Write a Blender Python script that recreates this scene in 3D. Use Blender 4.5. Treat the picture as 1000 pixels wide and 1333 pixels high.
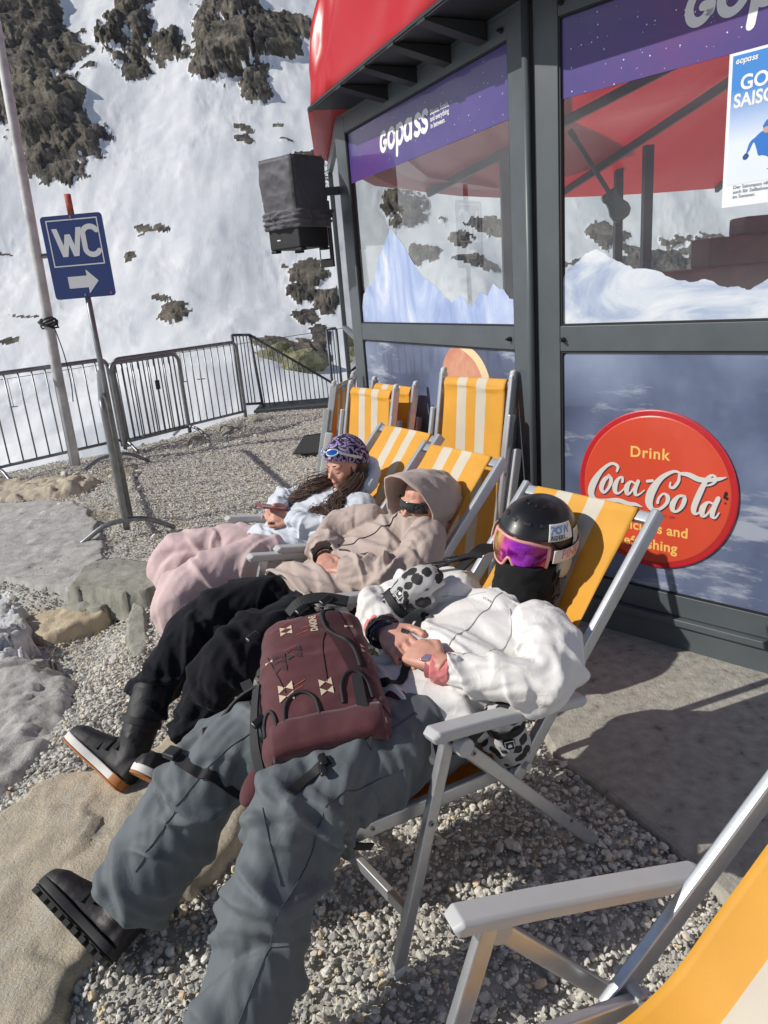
import bpy, bmesh, math, random
import numpy as np
from mathutils import Vector, Matrix, noise
R=math.radians; PI=math.pi
random.seed(7); np.random.seed(7)
for o in list(bpy.data.objects): bpy.data.objects.remove(o)
SC=bpy.context.scene; COL=SC.collection
# ------------------------------------------------ camera, world, sun, exposure
cam=bpy.data.cameras.new('camera'); camo=bpy.data.objects.new('camera',cam); COL.objects.link(camo)
cx=Vector((0.9964069581,-0.0251990792,-0.0808590145)); cd=Vector((-0.0846945914,-0.2964597558,-0.9512825234)); cf=Vector((0.0,0.9547128467,-0.2975287892))
m=Matrix((cx,-cd,-cf)).transposed().to_4x4(); m.translation=Vector((0,0,1.62)); camo.matrix_world=m
cam.sensor_fit='VERTICAL'; cam.sensor_height=24.0; cam.lens=24.0*940/1333.0
cam.clip_start=.05; cam.clip_end=2000
SC.camera=camo
SUN_AZ=R(9.0); SUN_EL=R(36.0)          # direction the light travels, in the ground plane, and height
W=bpy.data.worlds.new('World'); SC.world=W; W.use_nodes=True
nt=W.node_tree; nt.nodes.clear()
sky=nt.nodes.new('ShaderNodeTexSky'); sky.sky_type='NISHITA'; sky.sun_disc=False
sky.sun_elevation=SUN_EL; sky.sun_rotation=math.atan2(-math.cos(SUN_AZ),-math.sin(SUN_AZ)); sky.altitude=2000; sky.air_density=1.0; sky.dust_density=.6
bg=nt.nodes.new('ShaderNodeBackground'); bg.inputs[1].default_value=.0808
wo=nt.nodes.new('ShaderNodeOutputWorld'); nt.links.new(sky.outputs[0],bg.inputs[0]); nt.links.new(bg.outputs[0],wo.inputs[0])
sl=bpy.data.lights.new('sun','SUN'); sl.energy=3.8; sl.angle=R(.53); sl.color=(1,.957,.885)
so=bpy.data.objects.new('sun',sl); COL.objects.link(so)
ldir=Vector((math.cos(SUN_EL)*math.cos(SUN_AZ),math.cos(SUN_EL)*math.sin(SUN_AZ),-math.sin(SUN_EL)))
so.rotation_euler=ldir.to_track_quat('-Z','Y').to_euler(); so.location=(-20,0,20)
SC.view_settings.view_transform='Standard'; SC.view_settings.look='None'; SC.view_settings.gamma=1
SC.view_settings.use_curve_mapping=False
SC.view_settings.exposure=0.12

# ------------------------------------------------ materials
def mat(name,col,rough=.6,metal=0,var=None,vscale=8,bump=None,sheen=0,spec=.5,coat=0,detail=6,vcols=None,coord='Object'):
    """var: amount of value mottling; bump: list of (scale,strength,distance)"""
    M=bpy.data.materials.new(name); M.use_nodes=True; t=M.node_tree; b=t.nodes['Principled BSDF']
    b.inputs['Base Color'].default_value=(*col,1); b.inputs['Roughness'].default_value=rough; b.inputs['Metallic'].default_value=metal
    b.inputs['Specular IOR Level'].default_value=spec
    if sheen: b.inputs['Sheen Weight'].default_value=sheen; b.inputs['Sheen Roughness'].default_value=.5
    if coat: b.inputs['Coat Weight'].default_value=coat; b.inputs['Coat Roughness'].default_value=.06
    tc=t.nodes.new('ShaderNodeTexCoord')
    if var or vcols:
        n=t.nodes.new('ShaderNodeTexNoise'); n.inputs['Scale'].default_value=vscale; n.inputs['Detail'].default_value=detail; n.inputs['Roughness'].default_value=.6
        t.links.new(tc.outputs[coord],n.inputs['Vector'])
        r=t.nodes.new('ShaderNodeValToRGB'); t.links.new(n.outputs['Fac'],r.inputs[0])
        if vcols:
            e=r.color_ramp.elements
            while len(e)<len(vcols): e.new(.5)
            for i,(p,c) in enumerate(vcols): e[i].position=p; e[i].color=(*c,1)
        else:
            r.color_ramp.elements[0].position=.3; r.color_ramp.elements[1].position=.72
            r.color_ramp.elements[0].color=(*[max(0,c*(1-var)) for c in col],1); r.color_ramp.elements[1].color=(*[min(1,c*(1+var)) for c in col],1)
        t.links.new(r.outputs[0],b.inputs['Base Color'])
    prev=None
    for (s,st,dist) in (bump or []):
        n=t.nodes.new('ShaderNodeTexNoise'); n.inputs['Scale'].default_value=s; n.inputs['Detail'].default_value=5; t.links.new(tc.outputs[coord],n.inputs['Vector'])
        bp=t.nodes.new('ShaderNodeBump'); bp.inputs['Strength'].default_value=st; bp.inputs['Distance'].default_value=dist
        t.links.new(n.outputs['Fac'],bp.inputs['Height'])
        if prev: t.links.new(prev.outputs[0],bp.inputs['Normal'])
        prev=bp
    if prev: t.links.new(prev.outputs[0],b.inputs['Normal'])
    return M
def nodes(M): return M.node_tree, M.node_tree.nodes['Principled BSDF']

# ------------------------------------------------ objects
ROOTM={}
def prop(o,label=None,cat=None,group=None,kind=None):
    if label: o['label']=label
    if cat: o['category']=cat
    if group: o['group']=group
    if kind: o['kind']=kind
    return o
def thing(name,label,cat,loc=(0,0,0),rz=0,group=None):
    o=bpy.data.objects.new(name,None); COL.objects.link(o); o.location=loc; o.rotation_euler=(0,0,rz); o.empty_display_size=.1
    ROOTM[o.name]=Matrix.Translation(Vector(loc))@Matrix.Rotation(rz,4,'Z')
    return prop(o,label,cat,group)
def rootm(o):
    while o is not None:
        if o.name in ROOTM: return ROOTM[o.name]
        o=o.parent
    return Matrix.Identity(4)
def link(name,me,mat_,parent=None,smooth=False,world=False):
    o=bpy.data.objects.new(name,me); COL.objects.link(o)
    if mat_: me.materials.append(mat_)
    if smooth: me.polygons.foreach_set('use_smooth',[True]*len(me.polygons))
    if parent is not None:
        if world: me.transform(rootm(parent).inverted())
        o.parent=parent
    return o
def V(*a): return Vector(a)
class MB:
    def __init__(s): s.v=[]; s.f=[]
    def add(s,vs,fs):
        b=len(s.v); s.v+= [tuple(v) for v in vs]; s.f+=[tuple(i+b for i in f) for f in fs]; return s
    def box(s,c,sx,sy,sz,X=V(1,0,0),Y=V(0,1,0),Z=V(0,0,1)):
        c=Vector(c); vs=[c+X*(i*sx/2)+Y*(j*sy/2)+Z*(k*sz/2) for i in(-1,1) for j in(-1,1) for k in(-1,1)]
        return s.add(vs,[(0,1,3,2),(4,6,7,5),(0,4,5,1),(2,3,7,6),(0,2,6,4),(1,5,7,3)])
    def bb(s,x0,x1,y0,y1,z0,z1): return s.box(((x0+x1)/2,(y0+y1)/2,(z0+z1)/2),x1-x0,y1-y0,z1-z0)
    def beam(s,p0,p1,side,w,h,ext=0):
        p0=Vector(p0);p1=Vector(p1);d=(p1-p0); L=d.length; d.normalize(); side=Vector(side); side=(side-d*side.dot(d)).normalized(); up=d.cross(side)
        return s.box((p0+p1)/2,L+2*ext,w,h,d,side,up)
    def tube(s,pts,r,seg=10,cap=True,flat=None):
        pts=[Vector(p) for p in pts]; n=len(pts); rs=r if isinstance(r,(list,tuple)) else [r]*n
        T=[(pts[min(i+1,n-1)]-pts[max(i-1,0)]).normalized() for i in range(n)]
        a=V(0,0,1) if abs(T[0].z)<.9 else V(1,0,0); u=(a-T[0]*a.dot(T[0])).normalized(); vs=[]
        for i in range(n):
            u=(u-T[i]*u.dot(T[i])).normalized(); w=T[i].cross(u)
            for k in range(seg):
                A=2*PI*k/seg; vs.append(pts[i]+(u*math.cos(A)+w*math.sin(A))*rs[i])
        fs=[(i*seg+k,i*seg+(k+1)%seg,(i+1)*seg+(k+1)%seg,(i+1)*seg+k) for i in range(n-1) for k in range(seg)]
        if cap: fs+=[tuple(range(seg))[::-1],tuple((n-1)*seg+k for k in range(seg))]
        return s.add(vs,fs)
    def strap(s,pts,side,w,th=.003):
        """flat webbing following pts; side: width direction (vector or list)"""
        pts=catmull([Vector(p) for p in pts],6); n=len(pts); vs=[]
        for i in range(n):
            T=(pts[min(i+1,n-1)]-pts[max(i-1,0)]).normalized()
            if isinstance(side,list):
                f=i/(n-1)*(len(side)-1); k=min(int(f),len(side)-2); sd=Vector(side[k]).lerp(Vector(side[k+1]),f-k)
            else: sd=Vector(side)
            sd=(sd-T*sd.dot(T)).normalized(); up=T.cross(sd)
            for (a,b) in ((-1,-1),(1,-1),(1,1),(-1,1)): vs.append(pts[i]+sd*(a*w/2)+up*(b*th/2))
        fs=[(i*4+k,i*4+(k+1)%4,(i+1)*4+(k+1)%4,(i+1)*4+k) for i in range(n-1) for k in range(4)]+[(3,2,1,0),tuple((n-1)*4+k for k in range(4))]
        return s.add(vs,fs)
    def rings(s,rings,cap=True):
        k=len(rings[0]); n=len(rings); vs=[v for r in rings for v in r]
        fs=[(i*k+j,i*k+(j+1)%k,(i+1)*k+(j+1)%k,(i+1)*k+j) for i in range(n-1) for j in range(k)]
        if cap: fs+=[tuple(range(k))[::-1],tuple((n-1)*k+j for j in range(k))]
        return s.add(vs,fs)
    def ell(s,c,rx,ry,rz,M=None,nu=20,nv=12):
        c=Vector(c); rr=[]
        for i in range(nv+1):
            t=PI*(i+.02)/(nv+.04); rr.append([c+((M@V(rx*math.sin(t)*math.cos(2*PI*k/nu),ry*math.sin(t)*math.sin(2*PI*k/nu),rz*math.cos(t))) if M else V(rx*math.sin(t)*math.cos(2*PI*k/nu),ry*math.sin(t)*math.sin(2*PI*k/nu),rz*math.cos(t))) for k in range(nu)])
        return s.rings(rr)
    def grid(s,P,nu,nv):
        """P(i,j)->vec for 0..nu,0..nv"""
        vs=[P(i,j) for i in range(nu+1) for j in range(nv+1)]
        return s.add(vs,[(i*(nv+1)+j,(i+1)*(nv+1)+j,(i+1)*(nv+1)+j+1,i*(nv+1)+j+1) for i in range(nu) for j in range(nv)])
    def mesh(s,name='mesh'):
        me=bpy.data.meshes.new(name); me.from_pydata(s.v,[],s.f); me.update(); return me
    def build(s,name,mat_,parent=None,smooth=False,bevel=0,seg=2,world=False,solid=0,norm=True,sub=0):
        me=s.mesh(name)
        if norm:
            bm=bmesh.new(); bm.from_mesh(me); bmesh.ops.recalc_face_normals(bm,faces=bm.faces); bm.to_mesh(me); bm.free()
        o=link(name,me,mat_,parent,smooth,world)
        if solid: q=o.modifiers.new('s','SOLIDIFY'); q.thickness=solid; q.offset=0
        if bevel:
            q=o.modifiers.new('b','BEVEL'); q.width=bevel; q.segments=seg; q.limit_method='ANGLE'; q.angle_limit=R(35)
            me.polygons.foreach_set('use_smooth',[True]*len(me.polygons)); q.harden_normals=False
            w=o.modifiers.new('w','WEIGHTED_NORMAL'); w.keep_sharp=True
        if sub: q=o.modifiers.new('u','SUBSURF'); q.levels=sub; q.render_levels=sub
        return o
def weld(o):
    bm=bmesh.new(); bm.from_mesh(o.data); bmesh.ops.remove_doubles(bm,verts=bm.verts,dist=.0004); bmesh.ops.recalc_face_normals(bm,faces=bm.faces); bm.to_mesh(o.data); bm.free(); o.data.polygons.foreach_set('use_smooth',[True]*len(o.data.polygons)); return o
def catmull(pts,k=8):
    pts=[Vector(p) for p in pts]; out=[]
    for i in range(len(pts)-1):
        p0=pts[max(i-1,0)];p1=pts[i];p2=pts[i+1];p3=pts[min(i+2,len(pts)-1)]
        for j in range(k):
            t=j/k; out.append(.5*((2*p1)+(p2-p0)*t+(2*p0-5*p1+4*p2-p3)*t*t+(3*p1-p0-3*p2+p3)*t**3))
    out.append(pts[-1]); return out
def lerps(a,n):
    out=[]
    for i in range(n):
        f=i/(n-1)*(len(a)-1); k=min(int(f),len(a)-2); f-=k; f=f*f*(3-2*f)*.5+f*.5; x,y=a[k],a[k+1]
        out.append(x+(y-x)*f if not isinstance(x,(tuple,list)) else tuple(p+(q-p)*f for p,q in zip(x,y)))
    return out
def limb(mb,pts,rad,side=(0,0,1),seg=44,step=.010,amp=0,fs=14,ft=1.4,seed=0,diag=.5,ampk=None,cap=True,folds=1.0,hem=''):
    """a cloth sleeve/leg/torso: rad = (r_side, r_other) per point; folds run round and diagonally"""
    P=catmull(pts,10); L=sum((P[i+1]-P[i]).length for i in range(len(P)-1)); n=max(6,int(L/step))
    # resample evenly
    cum=[0]
    for i in range(len(P)-1): cum.append(cum[-1]+(P[i+1]-P[i]).length)
    Q=[];tpar=[]; k=0
    for i in range(n+1):
        s=L*i/n
        while k<len(P)-2 and cum[k+1]<s: k+=1
        f=(s-cum[k])/max(1e-9,cum[k+1]-cum[k]); Q.append(P[k].lerp(P[k+1],f)); tpar.append((k+f)/10)
    rad=[(r,r) if not isinstance(r,(tuple,list)) else r for r in rad]
    ak=ampk or [1]*len(rad)
    rr=[]; u=Vector(side); TH=np.arange(seg)*2*PI/seg; CS,SN=np.cos(TH),np.sin(TH); ra_=np.zeros(n+1); rb_=np.zeros(n+1); A_=np.zeros(n+1); U=[];Wv=[]
    for i,c in enumerate(Q):
        T=(Q[min(i+1,n)]-Q[max(i-1,0)]).normalized(); u=(u-T*u.dot(T)).normalized(); w=T.cross(u); U.append(u[:]); Wv.append(w[:])
        f=min(tpar[i],len(rad)-1.0001); j=int(f); f-=j; f=f*f*(3-2*f)*.6+f*.4
        ra_[i]=rad[j][0]*(1-f)+rad[j+1][0]*f; rb_[i]=rad[j][1]*(1-f)+rad[j+1][1]*f; A_[i]=amp*(ak[j]*(1-f)+ak[j+1]*f)
    D=np.zeros((n+1,seg)); Sg=np.linspace(0,L,n+1)[:,None]
    if amp:
        rg=np.random.RandomState(int(seed)+101); rm=float(np.mean(ra_+rb_))/2; K=int(L*2*PI*rm*folds/.011)+4
        for k in range(K):
            s0=rg.uniform(-.02,L+.02); t0=rg.uniform(0,2*PI); ph=rg.normal(0,.38)+(0 if rg.rand()<.72 else rg.uniform(-1.2,1.2)); ln=rg.uniform(.03,.12)*min(1.6,rm/.07); wd=rg.uniform(.006,.017)*min(1.5,rm/.075); hgt=rg.uniform(.35,1.1)*(1 if rg.rand()<.75 else -.7)
            dt=(TH-t0+PI)%(2*PI)-PI; X=dt[None,:]*rm; Y=Sg-s0; al=X*math.cos(ph)+Y*math.sin(ph); pe=-X*math.sin(ph)+Y*math.cos(ph)+.10*al*al/max(ln,.05)*rg.choice([-1,1])*2
            wd2=np.where(pe>0,wd*.55,wd*1.6)
            D+=hgt*np.exp(-(pe/wd2)**2-(al/ln)**2)
        D=np.clip(D,-1.1,1.7); D+=1.1*(fbm(Sg*9+seed+CS[None,:]*1.2+20,SN[None,:]*1.3+Sg*2+20,3,int(seed))-.5)*2
        D*=A_[:,None]*1.9
    for i,c in enumerate(Q):
        P_=np.array(c[:])+((ra_[i]+D[i])*CS)[:,None]*np.array(U[i])+((rb_[i]+D[i])*SN)[:,None]*np.array(Wv[i]); rr.append([Vector(q_) for q_ in P_.tolist()])
    if cap:
        for e,sg in ((0,1),(-1,-1)):
            c=Q[e]; ex=[]
            T=(Q[1]-Q[0]).normalized()*-1 if e==0 else (Q[-1]-Q[-2]).normalized()
            rm=min(rad[e]) 
            base=rr[e]
            if ('s' if e==0 else 'e') in hem:
                ex=[[c+(v-c)*k_+T*o_ for v in base] for k_,o_ in ((.95,.003),(.90,-.004),(.86,-.03),(.4,-.034))]
                rr=(ex[::-1]+rr) if e==0 else (rr+ex)
                continue
            for g in (.35,.65,.85,.97):
                k2=math.sqrt(max(0,1-g*g)); ex.append([c+(v-c)*k2+T*(rm*.75*g) for v in base])
            if e==0: rr=ex[::-1]+rr
            else: rr=rr+ex
    mb.rings(rr); return mb
def fuse(mb,name,mat_,parent,voxel=.006,smooth=3,fac=.5,post=None,adapt=0):
    me=mb.mesh('tmp'); bm=bmesh.new(); bm.from_mesh(me); bmesh.ops.recalc_face_normals(bm,faces=bm.faces); bm.to_mesh(me); bm.free()
    o=bpy.data.objects.new('tmp',me); COL.objects.link(o)
    q=o.modifiers.new('r','REMESH'); q.mode='VOXEL'; q.voxel_size=voxel; q.adaptivity=adapt
    if smooth: s=o.modifiers.new('s','SMOOTH'); s.factor=fac; s.iterations=smooth
    dg=bpy.context.evaluated_depsgraph_get(); ev=o.evaluated_get(dg); m2=bpy.data.meshes.new_from_object(ev)
    bpy.data.objects.remove(o)
    if post:
        n=len(m2.vertices); co=np.empty(n*3,np.float32); m2.vertices.foreach_get('co',co); no=np.empty(n*3,np.float32); m2.vertices.foreach_get('normal',no)
        co=post(co.reshape(-1,3),no.reshape(-1,3)); m2.vertices.foreach_set('co',co.astype(np.float32).ravel()); m2.update()
    m2.name=name
    return link(name,m2,mat_,parent,True)
# numpy value noise
def vnoise(x,y,seed=0):
    xi=np.floor(x).astype(np.int64); yi=np.floor(y).astype(np.int64); xf=x-xi; yf=y-yi
    def h(a,b):
        n=(a*374761393+b*668265263+seed*1442695041)&0xffffffff; n=((n^(n>>13))*1274126177)&0xffffffff; return ((n^(n>>16))&0xffff)/65535.0
    u=xf*xf*(3-2*xf); v=yf*yf*(3-2*yf)
    return (h(xi,yi)*(1-u)+h(xi+1,yi)*u)*(1-v)+(h(xi,yi+1)*(1-u)+h(xi+1,yi+1)*u)*v
def fbm(x,y,o=5,seed=0,ridge=False,gain=.5):
    s=0;a=1;t=0
    for i in range(o):
        n=vnoise(x,y,seed+i*17)
        if ridge: n=1-np.abs(2*n-1)
        s=s+a*n; t+=a; a*=gain; x=x*2.03+13.1; y=y*2.03+7.7
    return s/t
def sstep(a,b,x): t=np.clip((x-a)/(b-a),0,1); return t*t*(3-2*t)
def npmesh(name,co,faces,smooth=True):
    me=bpy.data.meshes.new(name); n=len(co); k=faces.shape[1]; m=len(faces)
    me.vertices.add(n); me.vertices.foreach_set('co',co.astype(np.float32).ravel())
    me.loops.add(m*k); me.loops.foreach_set('vertex_index',faces.astype(np.int32).ravel())
    me.polygons.add(m); me.polygons.foreach_set('loop_start',(np.arange(m)*k).astype(np.int32)); me.polygons.foreach_set('loop_total',np.full(m,k,np.int32))
    me.polygons.foreach_set('use_smooth',np.full(m,smooth)); me.update(calc_edges=True); me.validate(); return me
def gridfaces(nu,nv):
    i=np.arange(nu-1)[:,None]*nv+np.arange(nv-1)[None,:]; i=i.ravel(); return np.stack([i,i+nv,i+nv+1,i+1],1)
# text
def text_mesh(body,size,fn,name,mat_,parent,weight=0,shear=0,align='LEFT',spacing=1,extr=0,world=True):
    cu=bpy.data.curves.new('t','FONT'); cu.body=body; cu.size=size; cu.offset=weight; cu.shear=shear; cu.align_x=align; cu.space_character=spacing; cu.resolution_u=4
    o=bpy.data.objects.new('t',cu); COL.objects.link(o); dg=bpy.context.evaluated_depsgraph_get(); me=bpy.data.meshes.new_from_object(o.evaluated_get(dg)); bpy.data.objects.remove(o)
    for v in me.vertices: v.co=fn(v.co.x,v.co.y)
    me.materials.clear(); return link(name,me,mat_,parent,False,world)
def stroke_mesh(strokes,fn,name,mat_,parent,world=True,k=8,layer=.00025):
    """strokes: list of point lists (x,y,width); drawn as ribbons with round ends, mapped by fn(x,y,depth)"""
    vs=[];fs=[]
    for si,st in enumerate(strokes):
        P=catmull([V(p[0],p[1],p[2]) for p in st],k); n=len(P); b=len(vs); dp=layer*si
        for i,p in enumerate(P):
            T=(P[min(i+1,n-1)]-P[max(i-1,0)]); T.z=0; T.normalize(); N=V(-T.y,T.x,0)
            for sg in(-1,1): q=p+N*(sg*p.z/2); vs.append(fn(q.x,q.y,dp))
        fs+=[(b+2*i,b+2*i+1,b+2*i+3,b+2*i+2) for i in range(n-1)]
        for e in (0,n-1):
            p=P[e]; c=len(vs); K=10
            vs+= [fn(p.x+math.cos(2*PI*j/K)*p.z/2*.98,p.y+math.sin(2*PI*j/K)*p.z/2*.98,dp+layer*.5) for j in range(K)]; fs.append(tuple(c+j for j in range(K)))
    me=bpy.data.meshes.new(name); me.from_pydata([tuple(v) for v in vs],[],fs); me.update(); return link(name,me,mat_,parent,False,world)
# ------------------------------------------------ snow mountain and valley
YS=[0,8,12,20,35,50,62,72,82,95,110,125,140,170,220,300,420];ZS=[-1.0,-1.4,-2.6,-5,-7.2,-6.8,-4.2,1,8,19.5,33.5,48,63,94,150,210,260]
ROCKS=[
(-41.5,107.0,6.0,4.2,40,3.6,1.4),
(-46.5,103.0,6.5,5.0,40,3.8,1.4),
(-35.0,91.5,3.4,1.6,30,1.6,2.0),
(-24.0,112.0,2.4,2.6,10,2.2,.9),
(-45.0,118.2,6.62,5.75,25,4.78,1.58),
(-38.6,112.8,5.35,3.50,25,3.12,1.92),
(-37.6,101.2,6.64,5.75,45,4.95,1.48),
(-32.3,95.8,3.59,2.75,25,2.65,1.46),
(-29.6,115.8,3.41,5.75,-10,4.93,0.80),
(-27.1,108.2,2.25,2.00,0,1.84,1.38),
(-33.9,92.2,3.85,1.25,25,1.18,3.50),
(-15.1,112.8,5.40,6.25,0,5.28,1.18),
(-16.1,110.2,3.47,4.75,-20,4.22,0.94),
(-10.5,113.0,3.95,3.75,0,3.37,1.36),
(-11.7,104.5,1.67,3.00,10,2.45,0.77),
(-6.2,116.0,3.18,2.00,0,1.73,2.14),
(-12.8,97.0,1.59,0.50,15,0.52,3.40),
(-12.9,95.2,1.27,0.75,0,0.61,2.33),
(-23.4,78.0,0.70,1.00,0,0.66,1.12),
(-17.5,68.5,1.38,1.50,5,0.80,1.73),
(-19.1,71.2,1.30,0.50,15,0.23,6.00),
(-5.6,76.5,2.15,1.75,5,1.22,1.87),
(-6.1,73.5,1.50,1.25,0,1.09,1.43),
(-3.8,72.5,1.33,1.75,0,1.39,1.00),
(-5.7,70.0,1.16,1.50,0,0.89,1.33),
(-4.3,67.0,0.97,1.50,30,0.86,1.17),
(-32.3,67.2,1.07,0.50,5,0.36,2.80),
(-22.7,82.2,1.13,0.50,10,0.35,3.50),
(-20.6,81.8,1.18,0.50,20,0.35,3.50),
(-23.0,81.2,0.48,0.25,0,0.26,2.00),
(-8.9,98.2,0.74,0.50,0,0.42,2.00),
(-7.8,95.8,0.93,0.25,0,0.41,2.50),
(-5.3,94.0,1.62,1.00,-20,1.00,1.80),
(5.3,84.2,2.79,2.75,15,2.51,1.21),
(13.8,81.0,2.69,1.75,5,1.38,2.12),
(6.2,77.2,1.52,1.50,10,1.15,1.43),
(10.2,78.8,1.26,1.50,0,1.01,1.33),
(29.5,75.2,3.98,2.25,10,1.60,2.75),
(25.4,79.2,2.30,1.75,0,1.18,2.14),
(21.8,75.2,1.83,0.75,0,0.64,3.12),
(11.1,74.8,2.22,1.00,10,0.64,3.75),
(35.4,76.8,4.41,3.00,0,2.04,2.40),
(-31.8,71.0,1.54,0.25,10,0.23,6.67),
(-37.4,80.8,1.06,0.25,0,0.26,4.00),
(-7.8,64.0,2.01,1.25,0,0.89,2.31),
(-5.1,64.0,1.73,1.75,5,1.02,1.73),
(-9.3,64.2,0.93,1.00,0,0.55,1.75),
]
def craggy(x,y,seed):
    xi=np.floor(x); yi=np.floor(y); best=np.full(x.shape,1e9); out=np.zeros(x.shape)
    def h(a,b,k):
        n=(a.astype(np.int64)*374761393+b.astype(np.int64)*668265263+(seed+k)*1442695041)&0xffffffff; n=((n^(n>>13))*1274126177)&0xffffffff; return ((n^(n>>16))&0xffff)/65535.0
    for dx in(-1,0,1):
        for dy in(-1,0,1):
            cx_=xi+dx; cy_=yi+dy; px=cx_+h(cx_,cy_,1); py=cy_+h(cx_,cy_,2); d=np.hypot(x-px,y-py); s=d<best
            best=np.where(s,d,best); out=np.where(s,h(cx_,cy_,3)+(x-px)*(h(cx_,cy_,4)-.5)*1.5+(y-py)*(h(cx_,cy_,5)-.5)*1.5,out)
    return out
def terrain(x,y):
    r=np.hypot(x,y); zf=np.interp(y,YS,ZS); zb=np.interp(r,[0,8,20,45,90,200,400],[-1.2,-1.6,-3.5,-4,0,45,150])
    w=sstep(.05,.35,y/(r+1e-6)); z=zf*w+zb*(1-w)
    amp=sstep(12,60,r)
    z=z+amp*(fbm(x*.035,y*.016,3,3)-.5)*11+amp*(fbm(x*.11,y*.05,4,5)-.5)*2.2+(fbm(x*.5,y*.5,3,9)-.5)*.12
    z=z+amp*(fbm(x*.35+fbm(x*.1,y*.1,3,8)*6,y*.9,3,19,True)-.5)*.22
    mask=np.zeros_like(x); hh=np.zeros_like(x)
    for (cx_,cy_,rx,ry,rot,H,asp) in ROCKS:
        if H>2: rx*=1.16; ry*=1.16
        sel=(np.abs(x-cx_)<rx*2.6+2)&(np.abs(y-cy_)<ry*2.6+2)
        if not sel.any(): continue
        a=(x[sel]-cx_)/rx*asp; b=-(y[sel]-cy_)/ry; c,s=math.cos(R(rot)),math.sin(R(rot))
        u=(a*c+b*s)/asp; v=(-a*s+b*c)
        fr=1.3/max(.6,min(rx,ry)**.75)
        d=np.hypot(u,v)+(fbm(x[sel]*fr,y[sel]*fr,5,31,gain=.62)-.5)*1.25
        mk=1-sstep(.97,1.03,d); core=np.clip(1.0-d,0,1)
        f2=min(fr,1.3); wx=x[sel]+fbm(x[sel]*f2,y[sel]*f2,3,77)*1.6; wy=y[sel]+fbm(x[sel]*f2+9,y[sel]*f2,3,78)*1.6
        bl=.5*craggy(wx*f2*.5,wy*f2*.5,41)+.34*craggy(wx*f2*1.1,wy*f2*1.1,43)+.2*craggy(wx*f2*2.4,wy*f2*2.4,47)
        h=H*np.minimum(1,core*2.2)**.8*(.12+.95*bl)
        if H>2: mk=mk*sstep(.25,.36,bl+.35*core)
        # steep downhill front: the rock stands out of the slope
        mask[sel]=np.maximum(mask[sel],mk); hh[sel]=np.maximum(hh[sel],h)
    return z,mask,hh
def pol(th0,th1,nt_,rs):
    th=np.linspace(th0,th1,nt_); T,Rr=np.meshgrid(th,rs,indexing='ij'); x=Rr*np.sin(T); y=Rr*np.cos(T)
    z,m_,h_=terrain(x.ravel(),y.ravel()); return np.stack([x.ravel()-h_*.06,y.ravel()-h_*.38,z+h_*.30],1),m_,gridfaces(nt_,len(rs))
rs=np.concatenate([np.geomspace(7.4,60,90),np.arange(60.4,160,.38),np.geomspace(161,400,30)])
snow=bpy.data.materials.new('snow'); snow.use_nodes=True; t,b=nodes(snow)
def N(t,k,**kw):
    n=t.nodes.new(k)
    for a,v in kw.items():
        if a in n.inputs: n.inputs[a].default_value=v
        else: setattr(n,a,v)
    return n
def L_(t,a,b_): t.links.new(a,b_)
at=N(t,'ShaderNodeAttribute'); at.attribute_name='rock'
geo=N(t,'ShaderNodeNewGeometry')
n1=N(t,'ShaderNodeTexNoise',Scale=.40,Detail=14,Roughness=.78); L_(t,geo.outputs['Position'],n1.inputs['Vector'])
n2=N(t,'ShaderNodeTexNoise',Scale=.16,Detail=8,Roughness=.6); L_(t,geo.outputs['Position'],n2.inputs['Vector'])
r1=N(t,'ShaderNodeValToRGB'); e=r1.color_ramp.elements; e[0].position=.32; e[0].color=(.022,.021,.022,1); e[1].position=.68; e[1].color=(.36,.34,.31,1)
x_=e.new(.48); x_.color=(.11,.10,.092,1); x_=e.new(.56); x_.color=(.23,.20,.165,1)
L_(t,n1.outputs['Fac'],r1.inputs[0])
r2=N(t,'ShaderNodeValToRGB'); e=r2.color_ramp.elements; e[0].position=.42; e[0].color=(0,0,0,1); e[1].position=.62; e[1].color=(1,1,1,1); L_(t,n2.outputs['Fac'],r2.inputs[0])
mg=N(t,'ShaderNodeMix'); mg.data_type='RGBA'; mg.inputs[7].default_value=(.24,.215,.12,1); L_(t,r1.outputs[0],mg.inputs[6])
mm=N(t,'ShaderNodeMath'); mm.operation='MULTIPLY'; mm.inputs[1].default_value=.25; L_(t,r2.outputs[0],mm.inputs[0]); L_(t,mm.outputs[0],mg.inputs[0])
# threshold of rock with fine noise
n3=N(t,'ShaderNodeTexNoise',Scale=1.3,Detail=10,Roughness=.7); L_(t,geo.outputs['Position'],n3.inputs['Vector'])
ma=N(t,'ShaderNodeMath'); ma.operation='MULTIPLY_ADD'; ma.inputs[1].default_value=1.4; L_(t,n3.outputs['Fac'],ma.inputs[0]); ad=N(t,'ShaderNodeMath'); ad.operation='SUBTRACT'; ad.inputs[1].default_value=1.15; L_(t,at.outputs['Fac'],ad.inputs[0]); L_(t,ad.outputs[0],ma.inputs[2])
r3=N(t,'ShaderNodeMapRange'); r3.inputs[1].default_value=.02; r3.inputs[2].default_value=.14; L_(t,ma.outputs[0],r3.inputs[0])
n4=N(t,'ShaderNodeTexNoise',Scale=.12,Detail=9,Roughness=.6); L_(t,geo.outputs['Position'],n4.inputs['Vector'])
r4=N(t,'ShaderNodeValToRGB'); e=r4.color_ramp.elements; e[0].position=.3; e[0].color=(.66,.68,.71,1); e[1].position=.7; e[1].color=(.80,.805,.81,1); L_(t,n4.outputs['Fac'],r4.inputs[0])
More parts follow.
